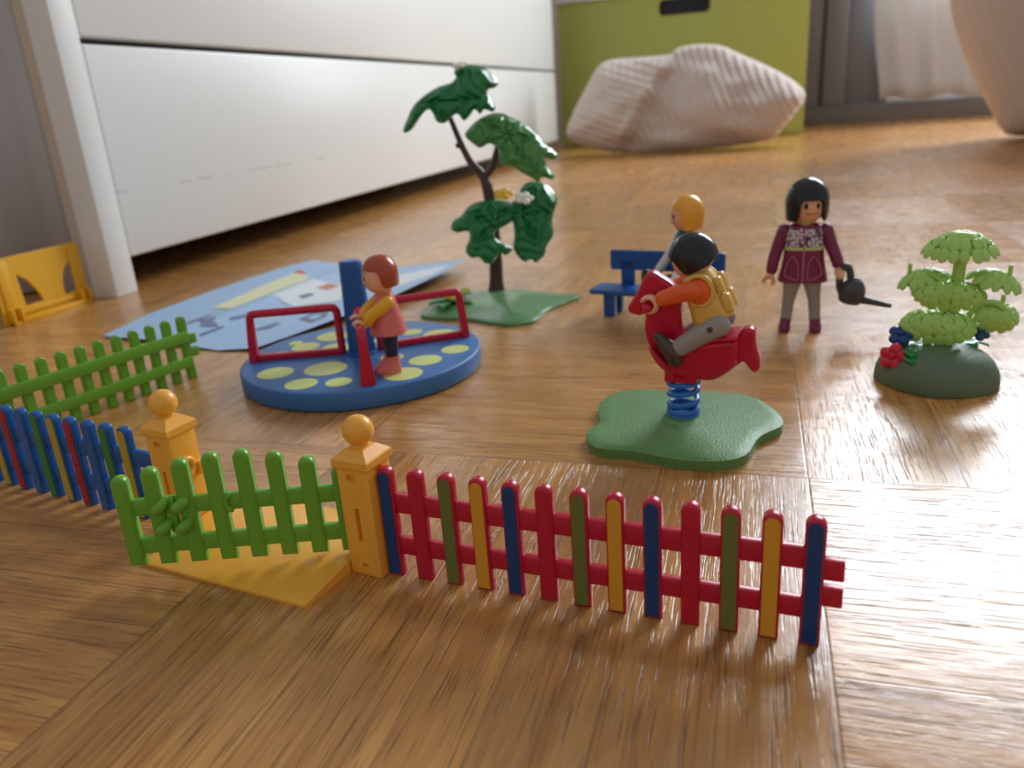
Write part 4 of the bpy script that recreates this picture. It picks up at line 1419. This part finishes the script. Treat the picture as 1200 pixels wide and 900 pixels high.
def scalepad(c, rx_, ry_, tilt_x, tilt_y, droop, ls, knob=None, th=1.2):
    c = Vector(c)
    q = Matrix.Rotation(math.radians(tilt_x), 3, 'X') @ Matrix.Rotation(math.radians(tilt_y), 3, 'Y')
    b = B()

    def surf(rho, t):
        return Vector((rx_ * rho * math.cos(t), ry_ * rho * math.sin(t), -droop * rho ** 2.2))
    # solid dome under the leaves
    rs = []
    n = 28
    for rho in (0.98, 0.8, 0.6, 0.4, 0.2, 0.04):
        rs.append([c + q @ (surf(rho * 0.93, 2 * PI * k / n) + Vector((0, 0, -0.3))) for k in range(n)])
    under = [[c + q @ (surf(rho * 0.93, 2 * PI * k / n) + Vector((0, 0, -0.3 - th))) for k in range(n)] for rho in (0.04, 0.2, 0.4, 0.6, 0.8, 0.98)]
    b.rings(under + rs)
    nr = max(3, int((rx_ + ry_) / 2 / (ls * 0.85)))
    for i in range(nr, -1, -1):
        rho = (i + 0.15) / nr * 0.98
        cnt = max(1, int(2 * PI * rho * (rx_ + ry_) / 2 / (ls * 0.95)))
        for k in range(cnt):
            t = 2 * PI * (k + 0.5 * (i % 2)) / cnt + rnd.uniform(-0.08, 0.08)
            p0 = surf(rho, t); p1 = surf(rho + 0.05, t); pt = surf(rho, t + 0.05)
            d = (p1 - p0).normalized(); s_ = (pt - p0).normalized() if rho > 0.05 else Vector((-d.y, d.x, 0)).normalized()
            nn = d.cross(s_).normalized()
            if nn.z < 0: nn = -nn
            s_ = nn.cross(d)
            d2 = (d - nn * 0.12).normalized(); nn2 = d2.cross(s_ if False else s_).normalized()
            Mq = Matrix((d2, s_, nn)).transposed()
            e = ls * rnd.uniform(0.9, 1.12)
            b.ell(c + q @ (p0 + nn * 0.45), (e * 0.86, e * 0.62, 0.6), q @ Mq, 10, 6)
    if knob is not None:
        k0 = c + q @ Vector(knob)
        b.tube([k0, k0 + Vector((0, 0, 3.4))], [0.8, 0.85], 10)
    return b.done('leaf_cluster', BUSHG, r_)


scalepad((0.2, 0, 58.3), 11.4, 8.8, 10, 0, 5.6, 3.3)
scalepad((-12.2, 1, 43.0), 8.0, 5.2, 10, -14, 3.2, 3.0, knob=(-4.5, 0, 0.2))
scalepad((14.4, 1, 43.4), 8.0, 5.2, 10, 16, 3.2, 3.0, knob=(3.6, 0, 0.2))
scalepad((-1.6, -6.4, 37.8), 10.8, 5.2, 52, 2, 3.6, 3.2)
scalepad((-4.6, -8.4, 25.4), 11.6, 6.4, 54, -2, 3.8, 3.2)
scalepad((16.6, -4.5, 28.6), 6.2, 4.8, 62, 16, 2.8, 3.0, knob=(0, 3.6, 0.2))
# flowers and leaves on the mound
bm = B()
for (x, y, z, dx, dy, L_) in ((-14, -15, 12.6, 1, -0.35, 10), (-14, -16, 12.0, 0.5, -1, 7), (-15, -12, 13.2, -1, 0.2, 7), (-13, -10, 14.5, 1, 0.3, 12), (-14, -9, 14.5, 0, 1, 8), (-13, -13, 13.6, 1, -0.05, 13), (-14, -12, 14.0, 0.3, -1, 8)):
    leafblade(bm, (x, y, z), (dx, dy, 0.02), L_, 2.6, curl=0.2, th=0.7)
bm.tube([(-13, -8, 9), (-16, -8, 17.5)], 1.4, 8); bm.tube([(-14, -9, 9), (-18, -14, 11.5)], 1.4, 8)
bm.done('low_leaves', LEAFD, r_)
flower(r_, (-18.6, -15.5, 11.8), (-0.25, -1, 0.55), 5.4, FLR, label='red flower', th=2.0)
flower(r_, (-16.8, -7, 18.8), (-0.2, -0.7, 0.8), 5.2, FLB, label='dark blue flower', th=1.6)
bm = B()
for (dx, dy) in ((1, -0.2), (0.5, -1), (-0.2, -1), (0.4, 1)):
    leafblade(bm, (6.5, 3, 14.5), (dx, dy, 0.1), 8, 2.2, curl=0.3)
bm.done('low_leaves', LEAFD, r_)
flower(r_, (10.4, 3, 19.2), (0.5, -0.6, 0.8), 4.2, FLB, label='dark blue flower', th=1.3)
